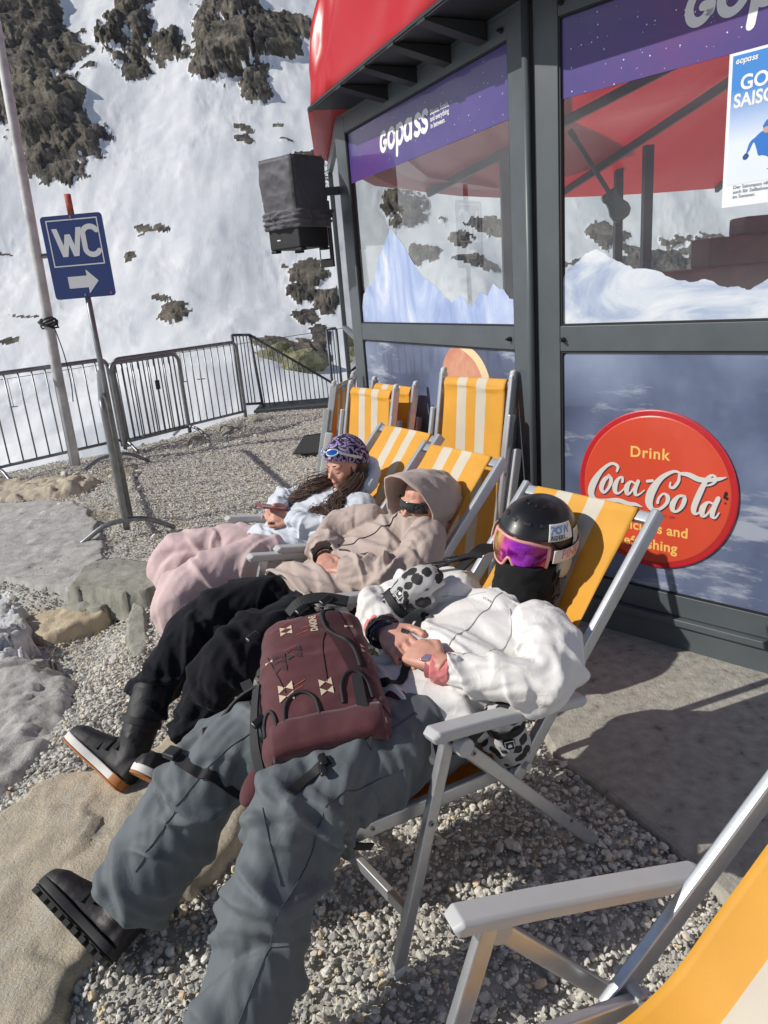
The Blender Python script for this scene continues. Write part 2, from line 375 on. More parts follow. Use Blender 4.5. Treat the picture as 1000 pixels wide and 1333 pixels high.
mx=N(t,'ShaderNodeMix'); mx.data_type='RGBA'; L_(t,r3.outputs[0],mx.inputs[0]); L_(t,r4.outputs[0],mx.inputs[6]); L_(t,mg.outputs[2],mx.inputs[7]); L_(t,mx.outputs[2],b.inputs['Base Color'])
b.inputs['Roughness'].default_value=.8; b.inputs['Specular IOR Level'].default_value=.25
n5=N(t,'ShaderNodeTexNoise',Scale=1.1,Detail=12,Roughness=.72); L_(t,geo.outputs['Position'],n5.inputs['Vector'])
b5=N(t,'ShaderNodeBump',Distance=1.1); L_(t,n5.outputs['Fac'],b5.inputs['Height'])
ms=N(t,'ShaderNodeMath'); ms.operation='MULTIPLY_ADD'; ms.inputs[1].default_value=.75; ms.inputs[2].default_value=.05; L_(t,r3.outputs[0],ms.inputs[0]); L_(t,ms.outputs[0],b5.inputs['Strength'])
# ski tracks: thin stretched furrows
mp=N(t,'ShaderNodeMapping'); mp.inputs['Scale'].default_value=(2.2,.35,.35); mp.inputs['Rotation'].default_value=(0,0,R(14)); L_(t,geo.outputs['Position'],mp.inputs['Vector'])
n6=N(t,'ShaderNodeTexNoise',Scale=.9,Detail=7,Roughness=.65,Distortion=2.2); L_(t,mp.outputs[0],n6.inputs['Vector'])
b6=N(t,'ShaderNodeBump',Strength=.10,Distance=.35); L_(t,n6.outputs['Fac'],b6.inputs['Height']); L_(t,b5.outputs[0],b6.inputs['Normal']); L_(t,b6.outputs[0],b.inputs['Normal'])
def addterr(name,th0,th1,n_,rs_):
    co,mk,fc=pol(th0,th1,n_,rs_); me=npmesh(name,co,fc); a=me.attributes.new('rock','FLOAT','POINT'); a.data.foreach_set('value',mk.astype(np.float32))
    prop(link(name,me,snow),kind='structure')
addterr('snow_slope',R(-30),R(33),860,rs)
addterr('snow_field',R(33),R(330),150,np.geomspace(7.4,400,60))

# ------------------------------------------------ terrace ground
def hg(x,y):
    """height of the terrace"""
    x=np.asarray(x,float); y=np.asarray(y,float)
    # lower gravel pocket at the left below the ledge stones
    low=sstep(4.35,4.05,y+.12*np.sin(x*5))*sstep(-1.25,-1.75,x)*sstep(-9,-8,x)
    z=-.16*low
    # falls away beyond the fence
    ex=np.array([-9,-4.6,-3.9,-3.3,-2.75,-2.3,-1.9,-1.2,3]); ey=np.array([7.7,7.75,8.05,8.5,9.05,9.75,10.45,10.65,10.65])
    edge=np.interp(x,ex,ey)-y
    z=z-2.2*sstep(0,-1.5,edge)
    z=z-2.5*sstep(-4.9,-6.6,x)
    z=z+(fbm(x*1.3,y*1.3,4,2)-.5)*.07*sstep(1.2,-.5,x)
    return z
xs=np.arange(-6.8,3.2,.04); ys=np.arange(-3,12.6,.045)
X_,Y_=np.meshgrid(xs,ys,indexing='ij'); Z_=hg(X_.ravel(),Y_.ravel())-.022+(fbm(X_.ravel()*9,Y_.ravel()*9,4,4)-.5)*.022
gm=mat('grit',(.2,.19,.17),.95,vcols=[(.3,(.36,.34,.30)),(.5,(.52,.50,.445)),(.72,(.68,.66,.60))],vscale=30,detail=10,bump=[(60,.7,.01),(240,.6,.004)])
t,b=nodes(gm); geo=N(t,'ShaderNodeNewGeometry')
ground=prop(link('ground',npmesh('ground',np.stack([X_.ravel(),Y_.ravel(),Z_],1),gridfaces(len(xs),len(ys))),gm),kind='structure')
# beyond the sheet to the right and behind: kiosk yard
MB().bb(3.1,16,-8,20,-.3,-.05).build('yard',gm); prop(bpy.data.objects['yard'],kind='structure')
MB().bb(-6.7,3.15,-8,-2.9,-.3,-.02).build('yard',gm); prop(bpy.data.objects['yard.001'],kind='structure')

# stones: shared pebble shapes
def pebble(seed,sub=1,flat=.6,disp=.28):
    bm=bmesh.new(); bmesh.ops.create_icosphere(bm,subdivisions=sub,radius=.5); rnd=random.Random(seed)
    sx,sy,sz=rnd.uniform(.8,1.15),rnd.uniform(.6,.9),rnd.uniform(flat*.7,flat*1.2); cuts=[Vector((rnd.gauss(0,1),rnd.gauss(0,1),rnd.gauss(0,1))).normalized() for _ in range(5)]
    for v in bm.verts:
        p=v.co.copy()
        for c in cuts:
            d=p.dot(c)
            if d>.33: p-=c*(d-.33)*.9
        p*=1+disp*noise.noise(p*2.3+Vector((seed*3.7,0,0))); v.co=Vector((p.x*sx,p.y*sy,p.z*sz))
    co=np.array([v.co[:] for v in bm.verts]); fc=np.array([[v.index for v in f.verts] for f in bm.faces]); bm.free(); return co,fc
PEB=[pebble(i,1,.5,.34) for i in range(16)]; PEB0=[pebble(i+40,0,.6,.1) for i in range(8)]
stone_cols=[(.27,.26,.235),(.33,.32,.295),(.2,.2,.19),(.36,.33,.27),(.155,.155,.15),(.42,.40,.36),(.30,.26,.2),(.24,.25,.25)]
gravm=bpy.data.materials.new('gravel_stone'); gravm.use_nodes=True; t,b=nodes(gravm)
at=N(t,'ShaderNodeAttribute'); at.attribute_name='tone'; geo=N(t,'ShaderNodeNewGeometry'); n=N(t,'ShaderNodeTexNoise',Scale=90,Detail=6,Roughness=.65); L_(t,geo.outputs['Position'],n.inputs['Vector'])
r=N(t,'ShaderNodeValToRGB'); r.color_ramp.interpolation='LINEAR'; e=r.color_ramp.elements
cs=[(0,(.16,.16,.155)),(.18,(.27,.265,.25)),(.36,(.38,.365,.33)),(.55,(.46,.44,.39)),(.72,(.40,.38,.335)),(.85,(.47,.45,.40)),(.93,(.51,.495,.45)),(.97,(.46,.35,.22)),(1,(.50,.42,.29))]
while len(e)<len(cs): e.new(.5)
for i,(p,c) in enumerate(cs): e[i].position=p; e[i].color=(*c,1)
L_(t,at.outputs['Fac'],r.inputs[0]); mr=N(t,'ShaderNodeMapRange'); mr.inputs[3].default_value=1.05; mr.inputs[4].default_value=1.85; L_(t,n.outputs['Fac'],mr.inputs[0])
mu=N(t,'ShaderNodeMix'); mu.data_type='RGBA'; mu.blend_type='MULTIPLY'; mu.inputs[0].default_value=1; L_(t,r.outputs[0],mu.inputs[6]); L_(t,mr.outputs[0],mu.inputs[7]); L_(t,mu.outputs[2],b.inputs['Base Color']); b.inputs['Roughness'].default_value=.85
bp=N(t,'ShaderNodeBump',Strength=.5,Distance=.004); L_(t,n.outputs['Fac'],bp.inputs['Height']); L_(t,bp.outputs[0],b.inputs['Normal'])
def scatter(name,pts,sizes,shapes,flatrot=.5,zoff=0,parent=None):
    n=len(pts); idx=np.random.randint(0,len(shapes),n); cos=[];fcs=[];tones=[];base=0
    tone=np.random.rand(n)
    for k,(co,fc) in enumerate(shapes):
        s=np.where(idx==k)[0]; m_=len(s)
        if not m_: continue
        a=np.random.rand(m_)*2*PI; tx=np.random.randn(m_)*flatrot; ty=np.random.randn(m_)*flatrot
        ca,sa=np.cos(a),np.sin(a); cx_,sx_=np.cos(tx),np.sin(tx); cy_,sy_=np.cos(ty),np.sin(ty); O=np.zeros(m_);I=np.ones(m_)
        Rz=np.stack([ca,-sa,O,sa,ca,O,O,O,I],1).reshape(-1,3,3); Rx=np.stack([I,O,O,O,cx_,-sx_,O,sx_,cx_],1).reshape(-1,3,3); Ry=np.stack([cy_,O,sy_,O,I,O,-sy_,O,cy_],1).reshape(-1,3,3)
        Q=Rz@Rx@Ry; v=np.einsum('nij,vj->nvi',Q,co)*sizes[s][:,None,None]+pts[s][:,None,:]
        cos.append(v.reshape(-1,3)); fcs.append((fc[None]+(np.arange(m_)*len(co))[:,None,None]+base).reshape(-1,3)); base+=m_*len(co); tones.append(np.repeat(tone[s],len(co)))
    me=npmesh(name,np.concatenate(cos),np.concatenate(fcs),False); a=me.attributes.new('tone','FLOAT','POINT'); a.data.foreach_set('value',np.concatenate(tones).astype(np.float32))
    o=link(name,me,gravm,parent); prop(o,kind='stuff'); return o
# concrete edge (slab lies on the far side of this line)
CE=[(.50,3.6),(.505,2.75),(.522,2.18),(.62,1.97),(.757,1.675),(.86,1.30),(1.02,.9),(1.3,.2)]
def slabx(y): ce=sorted((b_,a_) for a_,b_ in CE); return np.interp(y,[c[0] for c in ce],[c[1] for c in ce])
BIG=[(-1.12,1.72,.62,.62),(-1.0,2.35,.42,.36)]   # keep gravel off the big slabs (built below)
def region(n,x0,x1,y0,y1,s0,s1):
    p=np.random.rand(n,2)*[x1-x0,y1-y0]+[x0,y0]; k=p[:,0]<slabx(p[:,1])-.012+ (p[:,1]>3.3)*5
    k&= ~((p[:,1]>3.2)&(p[:,0]>.9)); p=p[k]; s=np.random.uniform(s0,s1,len(p))*np.where(np.random.rand(len(p))<.08,1.35,1)
    return p,s
def visible(p):
    """keep what the camera side could see"""
    az=p[:,0]/np.maximum(p[:,1],.2); return (az>-.85)&(az<.85)
p,s=region(27000,-1.75,1.25,.75,3.3,.012,.032); k=visible(p)&(p[:,1]>.6); p,s=p[k],s[k]
z=hg(p[:,0],p[:,1])-.014+np.random.rand(len(p))*.016; scatter('gravel',np.column_stack([p,z]),s,PEB)
p,s=region(34000,-3.6,1.0,3.25,6.2,.011,.027); k=visible(p); p,s=p[k],s[k]
z=hg(p[:,0],p[:,1])-.010+np.random.rand(len(p))*.008; scatter('gravel',np.column_stack([p,z]),s,PEB0,.25)
pm,sm=region(30000,-1.75,1.1,.8,3.3,.005,.011); km=visible(pm); pm,sm=pm[km],sm[km]; scatter('grit_stones',np.column_stack([pm,hg(pm[:,0],pm[:,1])-.010+np.random.rand(len(pm))*.012]),sm,PEB0,.5)
p,s=region(38000,-4.6,.7,6.1,10.7,.013,.030); k=visible(p); p,s=p[k],s[k]
z=hg(p[:,0],p[:,1])-.011+np.random.rand(len(p))*.007; scatter('gravel',np.column_stack([p,z]),s,PEB0,.2)


# single larger stones lying in and on the gravel, each its own piece of the ground
STM=[]
for i in range(8):
    co,fc=pebble(i+80,2,.62,.25); me=npmesh('stone',co,fc,False); a=me.attributes.new('tone','FLOAT','POINT'); a.data.foreach_set('value',np.full(len(co),[.3,.45,.55,.62,.78,.2,.88,.5][i],np.float32)); me.materials.append(gravm); STM.append(me)
rs_=np.random.RandomState(21)
def stones(n,x0,x1,y0,y1,s0,s1):
    for _ in range(n):
        x=rs_.uniform(x0,x1); y=rs_.uniform(y0,y1)
        if x>float(slabx(y))-.05 or (y>3 and x>.1): continue
        s_=rs_.uniform(s0,s1); o=bpy.data.objects.new('stone',STM[rs_.randint(8)]); COL.objects.link(o); o.parent=ground
        o.location=(x,y,float(hg(x,y))-.012+s_*.18); o.rotation_euler=(rs_.normal(0,.25),rs_.normal(0,.25),rs_.uniform(0,6.3)); o.scale=(s_,s_,s_)
stones(90,-1.5,1.0,.9,3.2,.032,.048); stones(60,-3.0,-1.2,3.1,5.2,.03,.07); stones(50,-4.2,-2.2,5.3,7.6,.04,.10); stones(40,-3.4,-1.4,7.5,10.2,.04,.09)
# ------------------------------------------------ concrete slab along the kiosk
cm=mat('concrete',(.36,.34,.30),.92,vcols=[(.28,(.16,.15,.135)),(.40,(.31,.295,.26)),(.58,(.385,.365,.315)),(.8,(.48,.46,.41))],vscale=22,detail=15,bump=[(45,.7,.008),(160,.7,.004),(6,.5,.012)])
def slab():
    ce=[]; P=catmull([V(a,b,0) for a,b in CE],6)
    for i,p in enumerate(P): ce.append((p.x+.006*noise.noise(p*9),p.y))
    mb=MB(); n=len(ce); prof=[(0.0,-.16),(0.0,-.012),(.006,.004),(.018,.012),(.06,.014)]
    rows=[[ (x+o+.004*noise.noise(V(x*30,y*30,z*9)),y,z+.004*noise.noise(V(x*14,y*14,3))) for (x,y) in ce] for (o,z) in prof]
    rows.append([(3.4,y*1.0 if i else y,.014) for i,(x,y) in enumerate(ce)])
    mb.v=[v for r in rows for v in r]; mb.f=[(i*n+j,i*n+j+1,(i+1)*n+j+1,(i+1)*n+j) for i in range(len(rows)-1) for j in range(n-1)]
    o=mb.build('concrete_pavement',cm,None,norm=True); prop(o,kind='structure')
slab()
# ------------------------------------------------ kiosk
C0=V(.735,3.318,0); eR=V(.698,-.716,0); nRo=V(-.716,-.698,0); eL=V(-.409,.912,0); nLo=V(-.912,-.409,0)
steel=mat('frame_steel',(.085,.10,.108),.42,.0,var=.12,vscale=5,bump=[(120,.05,.001)],spec=.5)
steeld=mat('dark_steel',(.02,.022,.024),.5,.0)
black=mat('black_rubber',(.012,.012,.013),.6)
glass=bpy.data.materials.new('window_glass'); glass.use_nodes=True; t=glass.node_tree; t.nodes.clear()
o_=N(t,'ShaderNodeOutputMaterial'); tr=N(t,'ShaderNodeBsdfTransparent'); tr.inputs[0].default_value=(.93,.95,.94,1); gl=N(t,'ShaderNodeBsdfGlossy',Roughness=.004); fr=N(t,'ShaderNodeFresnel',IOR=1.55)
mf=N(t,'ShaderNodeMath'); mf.operation='MULTIPLY_ADD'; mf.inputs[1].default_value=1.9; mf.inputs[2].default_value=.07; L_(t,fr.outputs[0],mf.inputs[0]); ms=N(t,'ShaderNodeMixShader'); gb=N(t,'ShaderNodeNewGeometry'); iv=N(t,'ShaderNodeMath'); iv.operation='SUBTRACT'; iv.inputs[0].default_value=1; L_(t,gb.outputs['Backfacing'],iv.inputs[1]); m9=N(t,'ShaderNodeMath'); m9.operation='MULTIPLY'; L_(t,mf.outputs[0],m9.inputs[0]); L_(t,iv.outputs[0],m9.inputs[1]); L_(t,m9.outputs[0],ms.inputs[0]); L_(t,tr.outputs[0],ms.inputs[1]); L_(t,gl.outputs[0],ms.inputs[2]); L_(t,ms.outputs[0],o_.inputs[0])
def paint(name,cols,scale,dist=1.2,rough=.3,stretch=(1,1,1),rot=0,coat=.5):
    M=bpy.data.materials.new(name); M.use_nodes=True; t,b=nodes(M)
    geo=N(t,'ShaderNodeNewGeometry'); mp=N(t,'ShaderNodeMapping'); mp.inputs['Scale'].default_value=stretch; mp.inputs['Rotation'].default_value=(rot,rot*.5,0)
    L_(t,geo.outputs['Position'],mp.inputs['Vector']); n=N(t,'ShaderNodeTexNoise',Scale=scale,Detail=9,Roughness=.62,Distortion=dist); L_(t,mp.outputs[0],n.inputs['Vector'])
    r=N(t,'ShaderNodeValToRGB'); e=r.color_ramp.elements
    while len(e)<len(cols): e.new(.5)
    for i,(p,c) in enumerate(cols): e[i].position=p; e[i].color=(*c,1)
    L_(t,n.outputs['Fac'],r.inputs[0]); L_(t,r.outputs[0],b.inputs['Base Color']); b.inputs['Roughness'].default_value=rough; b.inputs['Coat Weight'].default_value=coat; b.inputs['Coat Roughness'].default_value=.03
    return M
def mural(name):
    M=bpy.data.materials.new(name); M.use_nodes=True; t,b=nodes(M); geo=N(t,'ShaderNodeNewGeometry')
    n=N(t,'ShaderNodeTexNoise',Scale=1.5,Detail=8,Roughness=.5,Distortion=.25); L_(t,geo.outputs['Position'],n.inputs['Vector']); r=N(t,'ShaderNodeValToRGB'); e=r.color_ramp.elements
    cs=[(.33,(.055,.07,.125)),(.45,(.105,.135,.225)),(.55,(.165,.205,.315)),(.68,(.26,.31,.42))]
    while len(e)<len(cs): e.new(.5)
    for i,(p,c) in enumerate(cs): e[i].position=p; e[i].color=(*c,1)
    L_(t,n.outputs['Fac'],r.inputs[0])
    mp=N(t,'ShaderNodeMapping'); mp.inputs['Rotation'].default_value=(0,R(38),R(20)); mp.inputs['Scale'].default_value=(1.2,1.2,5.5); L_(t,geo.outputs['Position'],mp.inputs['Vector']); n2=N(t,'ShaderNodeTexNoise',Scale=2.6,Detail=9,Roughness=.7); L_(t,mp.outputs[0],n2.inputs['Vector'])
    n3=N(t,'ShaderNodeTexNoise',Scale=1.9,Detail=2); L_(t,geo.outputs['Position'],n3.inputs['Vector']); m1=N(t,'ShaderNodeMath'); m1.operation='MULTIPLY_ADD'; m1.inputs[1].default_value=.9; L_(t,n3.outputs['Fac'],m1.inputs[0]); L_(t,n2.outputs['Fac'],m1.inputs[2])
    mr=N(t,'ShaderNodeMapRange'); mr.inputs[1].default_value=1.0; mr.inputs[2].default_value=1.12; mr.inputs[4].default_value=.6; L_(t,m1.outputs[0],mr.inputs[0])
    mx=N(t,'ShaderNodeMix'); mx.data_type='RGBA'; mx.inputs[7].default_value=(.50,.54,.60,1); L_(t,mr.outputs[0],mx.inputs[0]); L_(t,r.outputs[0],mx.inputs[6]); L_(t,mx.outputs[2],b.inputs['Base Color']); b.inputs['Roughness'].default_value=.35; b.inputs['Coat Weight'].default_value=.6; b.inputs['Coat Roughness'].default_value=.02; return M
vin_low=mural('mountain_print_low')
vin_up=paint('mountain_print_up',[(.28,(.22,.29,.52)),(.45,(.33,.42,.66)),(.56,(.46,.54,.74)),(.66,(.66,.70,.78)),(.78,(.80,.80,.74))],2.6,1.8,.4,(1,1,.55),.7)
vin_upR=paint('mountain_print_snow',[(.28,(.26,.33,.50)),(.42,(.42,.49,.62)),(.52,(.60,.65,.72)),(.64,(.74,.77,.80)),(.8,(.84,.84,.82))],2.2,1.2,.4,(1,1,2.4),.3)
vin_ban=paint('purple_print',[(.3,(.045,.035,.16)),(.5,(.075,.05,.22)),(.7,(.12,.045,.20))],1.1,.6,.3,(1,1,1),.2)
white=mat('white_print',(.8,.8,.8),.5)
def WP(O,e,n): return lambda u,z,d=0: O+e*u+n*d+V(0,0,z)
WR=WP(C0,eR,nRo); WL=WP(C0,eL,nLo)
kiosk=thing('kiosk','dark steel framed glass kiosk with red canopy and printed panes',"kiosk",tuple(C0))
def wbox(W_,u0,u1,z0,z1,d0,d1,name,m_,bevel=.003,parent=None):
    mb=MB(); a=[W_(u,z,d) for u in(u0,u1) for z in(z0,z1) for d in(d0,d1)]
    mb.add(a,[(0,1,3,2),(4,6,7,5),(0,4,5,1),(2,3,7,6),(0,2,6,4),(1,5,7,3)]); return mb.build(name,m_,parent or kiosk,bevel=bevel,world=True)
def facet(W_,u0,u1,p0,p1,tag_):
    """outer frame u0..u1 with the pane opening p0..p1"""
    wbox(W_,u0,p0,.16,2.655,-.05,.0,'stile',steel); wbox(W_,p1,u1,.16,2.655,-.05,.0,'stile',steel)
    wbox(W_,p0+.0005,p1-.0005,2.56,2.652,-.05,-.001,'rail',steel); wbox(W_,p0+.0005,p1-.0005,1.285,1.392,-.05,-.001,'rail',steel); wbox(W_,p0+.0005,p1-.0005,.16,.255,-.05,-.001,'rail',steel)
    wbox(W_,u0,u1,.125,.157,-.05,.03,'sill',steel,.004); wbox(W_,u0,u1,-.02,.123,-.05,.012,'kick_panel',steel)
    for z0,z1 in ((.255,1.285),(1.392,2.56)):
        for k,(a,b_,c,d) in enumerate(((p0,p0+.008,z0,z1),(p1-.008,p1,z0,z1),(p0+.008,p1-.008,z0,z0+.008),(p0+.008,p1-.008,z1-.008,z1))):
            wbox(W_,a,b_,c,d,-.03,-.006,'gasket',black,0)
    wbox(W_,p0+.008,p1-.008,1.40,2.552,-.026,-.020,'window_pane',glass,0)
facet(WL,.018,2.06,.145,1.913,'L'); facet(WR,.025,2.35,.137,2.2,'R')
def curved_panel(W_,u0,u1,z0,z1,d,name,m_,r=.035):
    # rounded corner print sheet
    pts=[]
    for cx_,cz,a0 in ((u1-r,z1-r,0),(u0+r,z1-r,90),(u0+r,z0+r,180),(u1-r,z0+r,270)):
        for k in range(6): a=R(a0+18*k); pts.append((cx_+r*math.cos(a),cz+r*math.sin(a)))
    mb=MB(); mb.v=[tuple(W_(u,z,d)) for u,z in pts]+[tuple(W_(u,z,d-.004)) for u,z in pts]; n=len(pts)
    mb.f=[tuple(range(n)),tuple(range(n,2*n))[::-1]]+[(i,(i+1)%n,n+(i+1)%n,n+i) for i in range(n)]
    return mb.build(name,m_,kiosk,world=True)
curved_panel(WL,.152,1.906,.262,1.278,-.014,'printed_panel',vin_low)
curved_panel(WR,.144,2.19,.262,1.278,-.014,'printed_panel',vin_low)
# jagged mountain prints on the upper panes
gL=[[1.905,1.50],[1.87,1.574],[1.809,1.621],[1.707,1.641],[1.60,1.78],[1.52,1.84],[1.452,1.897],[1.40,1.94],[1.372,1.933],[1.30,1.88],[1.255,1.846],[1.16,1.76],[1.046,1.658],[.918,1.612],[.80,1.54],[.722,1.507],[.66,1.54],[.625,1.536],[.57,1.50],[.518,1.485],[.48,1.53],[.441,1.557],[.388,1.534],[.35,1.57],[.33,1.589],[.28,1.565],[.242,1.558],[.20,1.52],[.153,1.505]]
gR=[[.145,1.59],[.17,1.63],[.199,1.642],[.25,1.68],[.304,1.693],[.34,1.67],[.389,1.642],[.46,1.61],[.549,1.595],[.62,1.56],[.70,1.54],[.74,1.55],[.757,1.545],[.80,1.52],[.827,1.514],[.87,1.515],[.907,1.501],[.968,1.539],[1.05,1.6],[1.2,1.57],[1.4,1.66],[1.7,1.54],[2.0,1.6],[2.19,1.5]]
def jag(W_,g,name,m_):
    q=[]; 
    for i in range(len(g)-1):
        for k in range(5):
            f=k/5; u=g[i][0]*(1-f)+g[i+1][0]*f; z=g[i][1]*(1-f)+g[i+1][1]*f; q.append((u,z+.007*noise.noise(V(u*60,z*60,2))+.004*noise.noise(V(u*200,0,5))))
    q.append(tuple(g[-1])); mb=MB(); n=len(q); mb.v=[tuple(W_(u,z,-.0175)) for u,z in q]+[tuple(W_(u,1.401,-.0175)) for u,z in q]; mb.f=[(i,i+1,n+i+1,n+i) for i in range(n-1)]
    return mb.build(name,m_,kiosk,world=True)
jag(WL,gL,'mountain_sticker',vin_up); jag(WR,gR,'mountain_sticker',vin_upR)
def sheet(W_,u0,u1,z0,z1,d,name,m_,parent=None,th=.001):
    return wbox(W_,u0,u1,z0,z1,d-th,d,name,m_,0,parent)
banL=sheet(WL,.153,1.905,2.263,2.552,-.0165,'banner',vin_ban); banR=sheet(WR,.145,2.19,2.272,2.552,-.0165,'banner',vin_ban)
# star specks on the banners
for W_,ba,n_,(a,b_) in ((WL,banL,70,(.17,1.88)),(WR,banR,110,(.16,1.5))):
    mb=MB(); rnd=random.Random(3)
    for _ in range(n_):
        u=rnd.uniform(a,b_); z=rnd.uniform(2.275,2.54); s=rnd.choice([.0012,.0018,.003])
        mb.add([W_(u-s,z,-.0161),W_(u,z-s,-.0161),W_(u+s,z,-.0161),W_(u,z+s,-.0161)],[(0,1,2,3)])
    prop(mb.build('star_print',white,ba,world=True),kind='stuff')
# lettering gopass in logo units (x height 1, slanted)
def gopass():
    w=.25; S=[]
    def arc(cx_,cy_,rx,ry,a0,a1,n=12): return [(cx_+rx*math.cos(R(a0+(a1-a0)*k/n)),cy_+ry*math.sin(R(a0+(a1-a0)*k/n)),w) for k in range(n+1)]
    S.append(arc(.42,.5,.32,.40,60,330)+[(.73,.28,w),(.74,.46,w)]); S.append([(.74,.47,w),(.60,.47,w),(.5,.47,w)])
    S.append(arc(1.34,.5,.33,.40,0,360,20))
    S.append([(1.98,.88,w),(1.98,.4,w),(1.98,-.38,w)]); S.append(arc(2.27,.5,.31,.40,0,360,20))
    S.append(arc(3.12,.5,.31,.40,0,360,20)); S.append([(3.44,.88,w),(3.44,.5,w),(3.46,.1,w)])
    def s_(x): return [(x+.48,.80,w),(x+.32,.90,w),(x+.12,.86,w),(x+.06,.70,w),(x+.22,.54,w),(x+.42,.42,w),(x+.46,.22,w),(x+.28,.10,w),(x+.02,.18,w)]
    S.append(s_(3.85)); S.append(s_(4.55)); return S
def logo(W_,u0,z0,h_,sx,dirn,d,parent,name='lettering',asp=1,m_=None,drop=0):
    def f(x,y,dp): x=x+y*.16; return W_(u0+dirn*x*sx,z0+y*h_+drop*x,d+dp)
    return stroke_mesh(gopass(),f,name,m_ or white,parent,layer=.00008)
logo(WL,1.455,2.357,.108,.113,-1,-.0155,banL)
logo(WR,.625,2.385,.118,.118,1,-.0155,banR)
for i,s in enumerate(['Skipass, hotels,','and everything','in between.']):
    text_mesh(s,.034,lambda x,y,i=i: WL(.845-x*.92,2.428-i*.031+y,-.0155),'lettering',white,banL,.0006)
# peach coloured figure printed on the lower left pane
peach=paint('peach_print',[(.3,(.50,.17,.10)),(.5,(.62,.27,.16)),(.7,(.72,.42,.28))],4,1,.4)
pg=[(.93,.72),(.96,.9),(.90,1.05),(.86,1.16),(.79,1.25),(.68,1.29),(.58,1.285),(.49,1.25),(.42,1.19),(.385,1.12),(.42,1.03),(.52,.9),(.6,.75)]
def blob(W_,pts,d,name,m_,parent):
    P=catmull([V(a,b_,0) for a,b_ in pts+[pts[0]]],5)[:-1]; mb=MB(); mb.v=[tuple(W_(p.x,(min(p.y,1.275) if p.y<1.5 else p.y),d)) for p in P]; mb.f=[tuple(range(len(P)))]; return mb.build(name,m_,parent,world=True)
bo=blob(WL,pg,-.0135,'printed_figure',peach,kiosk)
cream=mat('cream_print',(.78,.62,.36),.4); blob(WL,[(.70,1.285),(.58,1.282),(.49,1.25),(.42,1.19),(.385,1.12),(.39,1.05),(.43,1.06),(.46,1.14),(.52,1.21),(.6,1.25)],-.0131,'printed_rim',cream,bo)
dkred=mat('dark_red_print',(.30,.05,.03),.4); blob(WL,[(1.15,.62),(1.08,.78),(.99,.86),(.93,.80),(.98,.66),(1.05,.55)],-.0131,'printed_shape',dkred,bo)
# corner pipe, bolts
MB().tube([C0+V(-.012,-.012,-.02),C0+V(-.012,-.012,2.66)],.016,14).build('corner_pipe',steel,kiosk,smooth=True,world=True)
MB().tube([C0+V(.02,.02,-.02),C0+V(.02,.02,2.64)],.03,8).build('corner_gap_strip',black,kiosk,world=True)
for W_,u in ((WL,.175),(WR,.155)):
    for z in (1.335,2.60):
        c=W_(u,z,0); n_=(W_(u,z,1)-c); MB().tube([c,c+n_*.012],.011,10).tube([c+n_*.012,c+n_*.026],.006,8).build('screw_knob',black,kiosk,world=True)
# facet three, almost edge-on at the far left, and the rest of the ring
O3=WL(2.06,0,0); e3=V(math.cos(R(94.5)),math.sin(R(94.5)),0); n3=V(-math.sin(R(94.5)),math.cos(R(94.5)),0); W3=WP(O3,e3,n3)
wbox(W3,.0,.07,-.02,2.655,-.05,0,'stile',steel); wbox(W3,1.6,1.68,-.02,2.655,-.05,0,'stile',steel)
wbox(W3,.0705,1.5995,2.57,2.655,-.05,-.001,'rail',steel); wbox(W3,.0705,1.5995,1.27,1.31,-.05,-.001,'rail',steel); wbox(W3,.0705,1.5995,-.02,.2,-.05,-.001,'rail',steel)
wbox(W3,.0705,1.5995,.2,1.27,-.03,-.02,'window_pane',glass,0); wbox(W3,.0705,1.5995,1.31,2.57,-.03,-.02,'window_pane',glass,0)
# canopy: eave polygon, dark soffit, red valance, inner cone
red=bpy.data.materials.new('red_canopy'); red.use_nodes=True; t,b=nodes(red); b.inputs['Base Color'].default_value=(.62,.012,.02,1); b.inputs['Roughness'].default_value=.42; b.inputs['Coat Weight'].default_value=.25; b.inputs['Coat Roughness'].default_value=.25
n=N(t,'ShaderNodeTexNoise',Scale=3,Detail=4); bp=N(t,'ShaderNodeBump',Strength=.25,Distance=.05); L_(t,n.outputs['Fac'],bp.inputs['Height']); L_(t,bp.outputs[0],b.inputs['Normal'])
tl=N(t,'ShaderNodeBsdfTranslucent'); tl.inputs[0].default_value=(.75,.012,.018,1); mx=N(t,'ShaderNodeMixShader'); mx.inputs[0].default_value=.33; out=t.nodes['Material Output']; L_(t,b.outputs[0],mx.inputs[1]); L_(t,tl.outputs[0],mx.inputs[2]); L_(t,mx.outputs[0],out.inputs[0])
redin=red.copy(); redin.name='red_canopy_inside'; [setattr(n_.inputs[0],'default_value',.42) for n_ in redin.node_tree.nodes if n_.type=='MIX_SHADER']
ZE=2.685
ER=[WR(1.9,0,.34),WR(.0,0,.34)+V(.05,.0,0)]; EP=[V(2.6,1.0,0),V(.47,3.13,0),V(.385,3.33,0),V(-.112,4.54,0),V(-.256,4.90,0),V(-.315,6.42,0),V(.2,8.6,0),V(1.4,10.4,0)]
KC=V(5.4,6.4,0)
